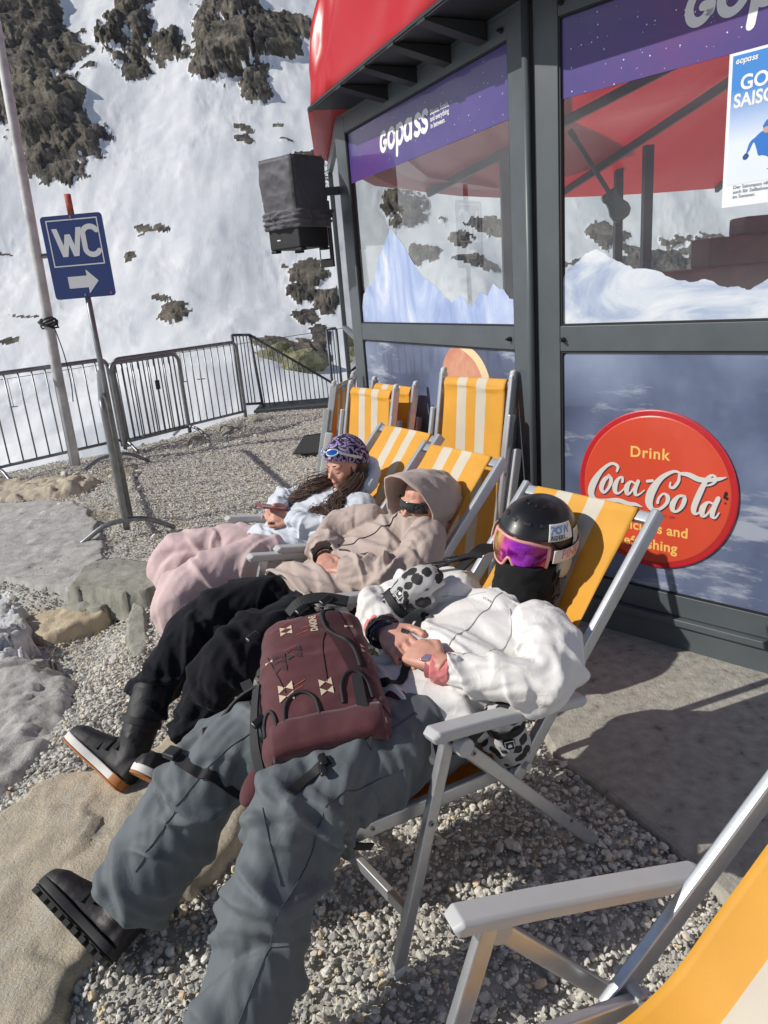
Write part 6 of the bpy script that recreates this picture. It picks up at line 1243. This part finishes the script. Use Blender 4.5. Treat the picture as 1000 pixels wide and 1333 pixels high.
# ================= person three: beanie, grey hoodie, pink trousers
p3=person('woman in patterned beanie, pale grey hoodie and pink trousers looking at her phone')
H3=V(1.00,1.665,.828); B3=basis((-.96,-.16,-.10),(-.06,.04,1))
a3L=[V(.97,1.51,.66),V(.90,1.44,.625),V(.80,1.47,.605),V(.74,1.57,.62),V(.695,1.655,.645)]; a3R=[V(.97,1.84,.66),V(.90,1.93,.64),V(.81,1.96,.63),V(.76,1.89,.645),V(.715,1.82,.665)]
l3N=[V(.64,1.63,.46),V(.40,1.62,.50),V(.15,1.62,.44),V(.16,1.66,.25),V(.21,1.68,.06)]; l3F=[V(.64,1.80,.46),V(.46,1.92,.49),V(.27,2.01,.44),V(.29,2.04,.24),V(.33,2.06,.06)]
body(p3,V(.64,1.72,.46),V(.90,1.70,.60),V(.985,1.68,.72),H3,B3,[a3L,a3R],[l3N,l3F],
  [((V(.690,1.665,.648),(-.62,.55,.25),(.1,-.8,.5),-1),dict(curl=(.7,.7,.5),size=.92)),((V(.705,1.80,.672),(-.70,-.35,.2),(.1,.7,.6),1),dict(curl=(.7,.7,.5),size=.92))],.94)
mb=MB()
limb(mb,[V(.53,1.72,.50),V(.62,1.72,.505),V(.72,1.715,.54),V(.82,1.71,.58),V(.91,1.70,.63),V(.96,1.69,.665),V(.99,1.68,.69)],[(.175,.10),(.18,.11),(.175,.11),(.185,.105),(.185,.10),(.14,.08),(.08,.065)],side=(0,1,0),seg=100,step=.006,amp=.009,fs=8,ft=1.5,seed=72,hem='s',ampk=[1.3,1.4,1.4,1,.8,.6,.3])
limb(mb,a3L,[(.082,.078),(.080,.076),(.075,.072),(.066,.062),(.048,.046)],seg=56,step=.005,amp=.009,fs=13,seed=81,ampk=[.6,.9,1.5,1.4,.8],diag=1); limb(mb,a3R,[(.082,.078),(.080,.076),(.075,.072),(.066,.062),(.048,.046)],seg=56,step=.005,amp=.009,fs=13,seed=87,ampk=[.6,.9,1.4,1.4,.8],diag=1)
j3=fuse(mb,'hoodie',hoodie,p3,.0045,2,.5)
for A in (a3L,a3R): cuff(p3,A[-1]-(A[-1]-A[-2]).normalized()*.004,A[-1]-A[-2],.040,.035,hoodie,seed=9,amp=.0015)
mb=MB()
limb(mb,[V(.70,1.65,.48)]+l3N,[(.10,.10),(.12,.105),(.13,.115),(.125,.115),(.115,.11),(.12,.11)],seg=80,step=.007,amp=.0085,fs=7,seed=91,hem='e',ampk=[.3,.7,.9,1.2,1,1.2]); limb(mb,[V(.70,1.79,.48)]+l3F,[(.10,.10),(.13,.115),(.135,.12),(.13,.12),(.115,.11),(.12,.11)],seg=80,step=.007,amp=.0085,fs=7,seed=97,hem='e',ampk=[.3,.7,.9,1.2,1,1.2])
limb(mb,[V(.58,1.62,.455),V(.60,1.72,.46),V(.58,1.82,.455)],[.115,.12,.115],seg=40,step=.012)
t3=fuse(mb,'trousers',tr_pink,p3,.005,1,.5)
for h_,l_ in ((V(.27,1.68,.03),V(.02,1.70,.03)),(V(.38,2.06,.03),V(.13,2.10,.03))): boot(p3,h_,l_,(0,0,-1),h_+V(.03,0,.22),leather,black,black,.95,.058)
# fallen hood roll round the neck
mb=MB(); P=[]
for k in range(25):
    a=R(-155+310*k/24); P.append(V(1.03,1.68,.735)+V(.085*math.cos(a)+.02,.118*math.sin(a),.07*math.cos(a)))
limb(mb,P,[.018]+[.024]*4+[.034]*6+[.044]*3+[.034]*6+[.024]*4+[.018],seg=28,step=.008,amp=.005,fs=20,seed=7); fuse(mb,'hood',hoodie,p3,.0055,3,.5)
# beanie
bean=bpy.data.materials.new('patterned_beanie'); bean.use_nodes=True; t,b=nodes(bean); tc=N(t,'ShaderNodeTexCoord'); no_=N(t,'ShaderNodeTexNoise',Scale=24,Detail=1,Distortion=3.5); L_(t,tc.outputs['Object'],no_.inputs['Vector']); r=N(t,'ShaderNodeValToRGB'); e=r.color_ramp.elements; e[0].position=.49; e[0].color=(.012,.010,.018,1); e[1].position=.53; e[1].color=(.36,.28,.52,1); L_(t,no_.outputs['Fac'],r.inputs[0]); L_(t,r.outputs[0],b.inputs['Base Color']); b.inputs['Roughness'].default_value=.9
bn=patch(H3+B3@V(0,-.020,.030),B3,(.088,.112,.118),(0,2*PI),lambda a:(R(15)-R(42)*(1-math.cos(a))/2,R(90)),'beanie',bean,p3,60,24,.006,bump=lambda a,e:.012*noise.noise(V(math.cos(a)*2,math.sin(a)*2,e*4))+.02*math.exp(-((e-.05)/.2)**2))
bl=mat('blue_lens',(.02,.16,.62),.08,.6,coat=1); gfm=mat('silver_frame',(.55,.58,.62),.3,.5)
for s in(-1,1):
    ls=patch(H3+B3@V(0,-.012,.045),B3,(.095,.120,.118),(s*.12,s*.72),lambda a:(.36,.58),'sunglass_lens',bl,p3,14,8,.003); 
    P=[ellp(H3+B3@V(0,-.012,.045),B3,.095,.120,.118,s*.42+s*.33*math.cos(k),.47+.13*math.sin(k)) for k in [2*PI*i/24 for i in range(25)]]; MB().tube(P,.0042,8).build('lens_frame',gfm,ls,smooth=True)
    MB().strap([ellp(H3+B3@V(0,-.012,.045),B3,.097,.120,.118,s*(.72+.2*k),.47-.10*k) for k in range(6)],B3@V(0,0,1),.012,.003).build('temple',gfm,ls)
MB().tube([ellp(H3+B3@V(0,-.012,.045),B3,.095,.121,.118,a,.50) for a in (-.14,0,.14)],.004,8).build('nose_bridge',gfm,p3)
HU=(-.35,-.25,.9)
def jp(a,l,h_=.018): return surf(j3,[V(a,l,.6)],h_,HU)[0]
locks(p3,[H3+B3@V(-.070,-.02,.0),H3+B3@V(-.082,-.0,-.05),jp(.955,1.60,.03),jp(.91,1.575,.025),jp(.86,1.57,.02),jp(.82,1.60,.018),jp(.79,1.62,.015)],420,.017,.0012,seed=11,wav=.011)
locks(p3,[H3+B3@V(.066,.01,.0),H3+B3@V(.078,.03,-.06),jp(.93,1.78,.03),jp(.88,1.80,.025),jp(.83,1.82,.02),jp(.80,1.83,.015)],320,.016,.0012,seed=12,wav=.010)
mb=MB(); mb.ell(H3+B3@V(0,-.03,-.01),.080,.085,.085,B3,20,14); mb.build('hair_back',hairm,p3,smooth=True)
lipm=mat('lips',(.50,.14,.13),.45); MB().tube([H3+B3@V(x*.94,y*.94,z*.94) for x,y,z in ((-.017,.0835,-.0515),(0,.0925,-.0515),(.017,.0835,-.0515))],.0042,8).build('lips',lipm,p3,smooth=True)
brow=mat('brow',(.06,.03,.02),.8)
for s in(-1,1):
    MB().tube([H3+B3@V(s*x*.94,y*.94,z*.94) for x,y,z in ((.014,.092,.030),(.03,.090,.036),(.046,.078,.031))],[.0016,.0024,.001],6).build('eyebrow',brow,p3,smooth=True)
    MB().tube([H3+B3@V(s*x*.94,y*.94,z*.94) for x,y,z in ((.018,.081,-.001),(.031,.0835,-.0045),(.044,.076,-.001))],[.0008,.0018,.0008],6).build('eyelash',brow,p3,smooth=True)
# phone
phn=thing('mobile_phone','dark red mobile phone held in the hands of the woman in the beanie','phone',tuple(F0),A0)
pc=V(.635,1.735,.705); PX=V(-.1,1,.1).normalized(); PY=V(-.75,-.35,.25).normalized(); PY=(PY-PX*PY.dot(PX)).normalized(); PZ=PX.cross(PY)
MB().box(pc,.072,.145,.008,PX,PY,PZ).build('case',mat('phone_case',(.28,.03,.05),.35,coat=.4),phn,bevel=.003); MB().box(pc-PZ*.0045,.066,.138,.0005,PX,PY,PZ).build('screen',dkl,phn)
# ================= backpack on the lap
bp_=thing('backpack','maroon patterned backpack with black straps lying on the grey trousers','backpack',tuple(F0),A0)
pk=bpy.data.materials.new('maroon_canvas'); pk.use_nodes=True
M_=mat('maroon_canvas2',(.088,.019,.024),.8,0,var=.18,vscale=9,bump=[(30,.35,.004),(500,.5,.0008)],sheen=.2); mdk=mat('maroon_dark',(.045,.012,.016),.82,0,var=.2,vscale=12,bump=[(30,.4,.004),(500,.5,.0008)])
bc=V(.075,.375,.632); bn_=V(-.22,-.34,.91).normalized(); bv_=V(.42,.90,.03); bv_=(bv_-bn_*bv_.dot(bn_)).normalized(); bw=bv_.cross(bn_)   # w: towards the back of the chair
def PK(u,v,d):
    v=v if v<0 else v*.70
    return bc+bw*u+bv_*v+bn_*d
def pack():
    mb=MB(); rr=[]; ny=56
    for j in range(ny+1):
        f=j/ny; v=-.25+.52*f; hw=.160*(1-.20*f)*(1-max(0,(f-.82)/.18)**2.2*.42)*(1-max(0,(.06-f)/.06)**2*.12); hd=.088*(1+.10*math.sin(f*PI))*(1-max(0,(f-.80)/.20)**2*.55); ring=[]
        for i in range(88):
            a=2*PI*i/88; c,s=math.cos(a),math.sin(a); e=.52; x=hw*math.copysign(abs(c)**e,c); y=hd*math.copysign(abs(s)**e,s)
            dd=.007*(1-2*abs(noise.noise(V(x*7,v*8,y*9+3))))+.004*(1-2*abs(noise.noise(V(x*18+v*9,v*20,y*20))))
            ring.append(PK(x+dd*c,v,y+dd*(1 if s>0 else .3)))
        rr.append(ring)
    mb.rings(rr); return fuse(mb,'pack_body',M_,bp_,.0045,3,.5)
pb_=pack()
def onp(pts,lift=.001,k=8): return surf(pb_,catmull([PK(u,v,.2) for u,v in pts],k),lift,bn_)
def ptube(pts,r,m_,name,lift=.001): return MB().tube(onp(pts,lift),r,8).build(name,m_,pb_,smooth=True)
# side pocket panel edge, seams, daisy loops
ptube([(.045,.235),(.040,.17),(.050,.11),(.085,.05),(.105,.0),(.11,-.06)],.006,webb,'piping'); ptube([(-.055,.255),(.0,.262),(.08,.25)],.005,webb,'piping')
ptube([(.04,.10),(.025,.03),(.02,-.09)],.0016,mdk,'seam'); ptube([(-.12,.05),(-.105,-.02),(-.085,-.09)],.0016,mdk,'seam'); ptube([(.11,-.06),(.12,-.14),(.155,-.20)],.0016,mdk,'seam')
for (u0,v0,w,hh) in ((-.055,-.165,.042,.065),(.085,-.145,.036,.075),(-.135,-.175,.016,.05)):
    P=[(u0+w*math.cos(R(a)),v0+hh*max(0,math.sin(R(a)))**.8) for a in range(0,181,20)]; MB().strap(onp([P[0]]+P[1:],.006,3)[::2],bv_,.012,.007).build('daisy_loop',webb,pb_) if False else ptube([(P[0][0],v0-.01)]+P+[(P[-1][0],v0-.01)],.005,webb,'daisy_loop',.002)
mb=MB()
def SP(i,j):
    v=.235-.33*j/14; u0=.045+max(0,(.10-v))*.20; u=u0+(.128-u0)*i/8; return surf(pb_,[PK(min(u,.128-.045*max(0,v+.05)/.3),v,.2)],.0016,bn_)[0]
mb.grid(SP,8,14); link('side_panel',mb.mesh('s'),mdk,pb_,True)
# lower flap
mb=MB(); nn_=30
def FL(i,j):
    u=-.143+.286*i/nn_; v=-.255+.085*j/8; p=surf(pb_,[PK(u*.97,max(v,-.235),.2)],.004,bn_)[0]; p=p+bn_*(.010*math.sin(PI*j/8)+.005*noise.noise(V(u*22,v*16,0))-(.030 if j==0 else 0)); return p+bv_*min(0,v+.235)
mb.grid(FL,nn_,8); o=link('lower_flap',mb.mesh('f'),M_,pb_,True); q=o.modifiers.new('s','SOLIDIFY'); q.thickness=.005
# triangle prints
cr=mat('cream_print2',(.62,.50,.36),.8); ch_=mat('charcoal_print',(.05,.03,.032),.8)
def tris(u,v,s,m_,n=2,gap=1.0):
    for k in range(n):
        for sg in (1,-1):
            c=(u,v-k*s*1.05*gap); pts=[(c[0]-s*.0,c[1]),(c[0]+sg*s*.62,c[1]+s*.42),(c[0]+sg*s*.62,c[1]-s*.42)]; P=surf(pb_,[PK(a,b_,.2) for a,b_ in pts],.0022,bn_); MB().add(P,[(0,1,2)]).build('triangle_print',m_,pb_)
tris(-.062,.165,.026,cr,2,.9); tris(-.085,-.075,.030,cr,2,.9); tris(.015,-.09,.026,cr,2,.9); tris(-.09,.03,.026,ch_,3,.9); tris(-.05,.045,.030,ch_,2); tris(.105,.12,.018,cr,1); tris(.135,.02,.018,cr,2); tris(-.118,.02,.016,cr,1); tris(.10,-.19,.022,cr,1); tris(.13,-.215,.02,cr,1)
for k in range(9):
    rnd=random.Random(k); u=rnd.uniform(-.10,.0); v=rnd.uniform(-.13,.2); P=surf(pb_,[PK(u,v,.2),PK(u+.035,v+.012,.2)],.0016,bn_); MB().strap([P[0],P[0].lerp(P[1],.5),P[1]],bv_,.0018,.0004).build('dash_print',mat('rust_print',(.40,.09,.06),.8) if k==0 else bpy.data.materials['rust_print'],pb_)
text_mesh('DAKINE',.026,lambda x,y: surf(pb_,[PK(.022-y*1.0,.115+x*.92,.2)],.0018,bn_)[0],'lettering',cr,pb_,.0012,world=False)
# top handle, buckles, compression straps
MB().strap([PK(-.05,.262,.075),PK(-.01,.285,.095),PK(.05,.285,.095),PK(.12,.25,.085)],bv_,.035,.008).build('grab_handle',webb,pb_)
for u,v,d in ((-.01,.245,.095),(-.155,.20,.06),(-.163,-.13,.06),(.06,.262,.1)): MB().box(PK(u,v,d),.040,.024,.013,(bw*.8+bv_*.5).normalized(),(bv_*.8-bw*.5).normalized(),bn_).build('strap_buckle',buck,pb_,bevel=.006)
MB().strap([PK(.095,-.07,.095),PK(.092,-.15,.100),PK(.088,-.24,.085),PK(.06,-.31,.02),PK(.02,-.36,-.03),PK(-.03,-.40,-.06)],[bw,bw,(bw+bn_),bw],.026,.004).build('compression_strap',webb,pb_)
MB().strap([PK(-.160,-.02,.05),PK(-.172,-.10,.055),PK(-.180,-.18,.04),PK(-.175,-.26,.0)],bn_+bw,.03,.005).build('side_strap',webb,pb_)
MB().strap([PK(-.165,-.16,.02),PK(-.12,-.27,-.03),PK(-.05,-.36,-.06),PK(-.0,-.42,-.07),PK(.05,-.43,-.09)],[bn_+bw*.3,bn_*1+bv_*.3,bn_],.028,.004).build('shoulder_strap',webb,pb_)
# hip belt wings
mb=MB(); mb.ell(PK(-.20,-.24,-.035),.06,.03,.014,Matrix((bw*.5+bv_*.8,bv_*.5-bw*.8,bn_)).transposed(),20,10); mb.build('hip_wing',M_,bp_,smooth=True); mb=MB(); mb.ell(PK(.185,-.13,.0),.035,.05,.016,Matrix((bw,bv_,bn_)).transposed(),20,10); mb.build('hip_wing',mdk,bp_,smooth=True)
# long loose strap across the far leg and another down the near leg
def onL(tr,pts,w,name,m_=webb,up=(-.25,-.35,.9),lift=.006): 
    P=surf(tr,catmull([V(*p) for p in pts],5),lift,up); return MB().strap(P[::2],(P[-1]-P[0]).cross(Vector(up)),w,.004).build(name,m_,bp_)
onL(tr1,[(-.06,.56,.6),(-.08,.47,.6),(-.10,.38,.6),(-.12,.30,.6)],.03,'loose_strap'); onL(tr1,[(-.27,.50,.4),(-.25,.44,.4),(-.22,.40,.4),(-.17,.34,.4)],.03,'loose_strap')
MB().box(surf(tr1,[V(-.275,.525,.4)],.012,(-.25,-.35,.9))[0],.05,.035,.016,V(.3,-.9,.1),V(.9,.3,.2)).build('strap_buckle',buck,bp_,bevel=.005)
onL(tr1,[(-.06,.10,.6),(-.10,.10,.6),(-.15,.09,.6),(-.19,.06,.6)],.022,'loose_strap')
for a,l in ((-.075,.11),(-.09,.085)): MB().box(surf(tr1,[V(a,l,.6)],.010,(-.25,-.35,.9))[0],.036,.02,.010,V(.3,.9,.1),V(.9,-.3,.2)).build('strap_buckle',buck,bp_,bevel=.005)
MB().strap([PK(-.16,.02,.0),PK(-.22,.0,-.02),PK(-.28,-.04,-.05),PK(-.31,-.06,-.06)],bn_,.03,.006).build('shoulder_pad_end',webb,bp_); MB().box(PK(-.30,-.055,-.055),.05,.04,.018,bw,bv_,bn_).build('strap_buckle',buck,bp_,bevel=.006)
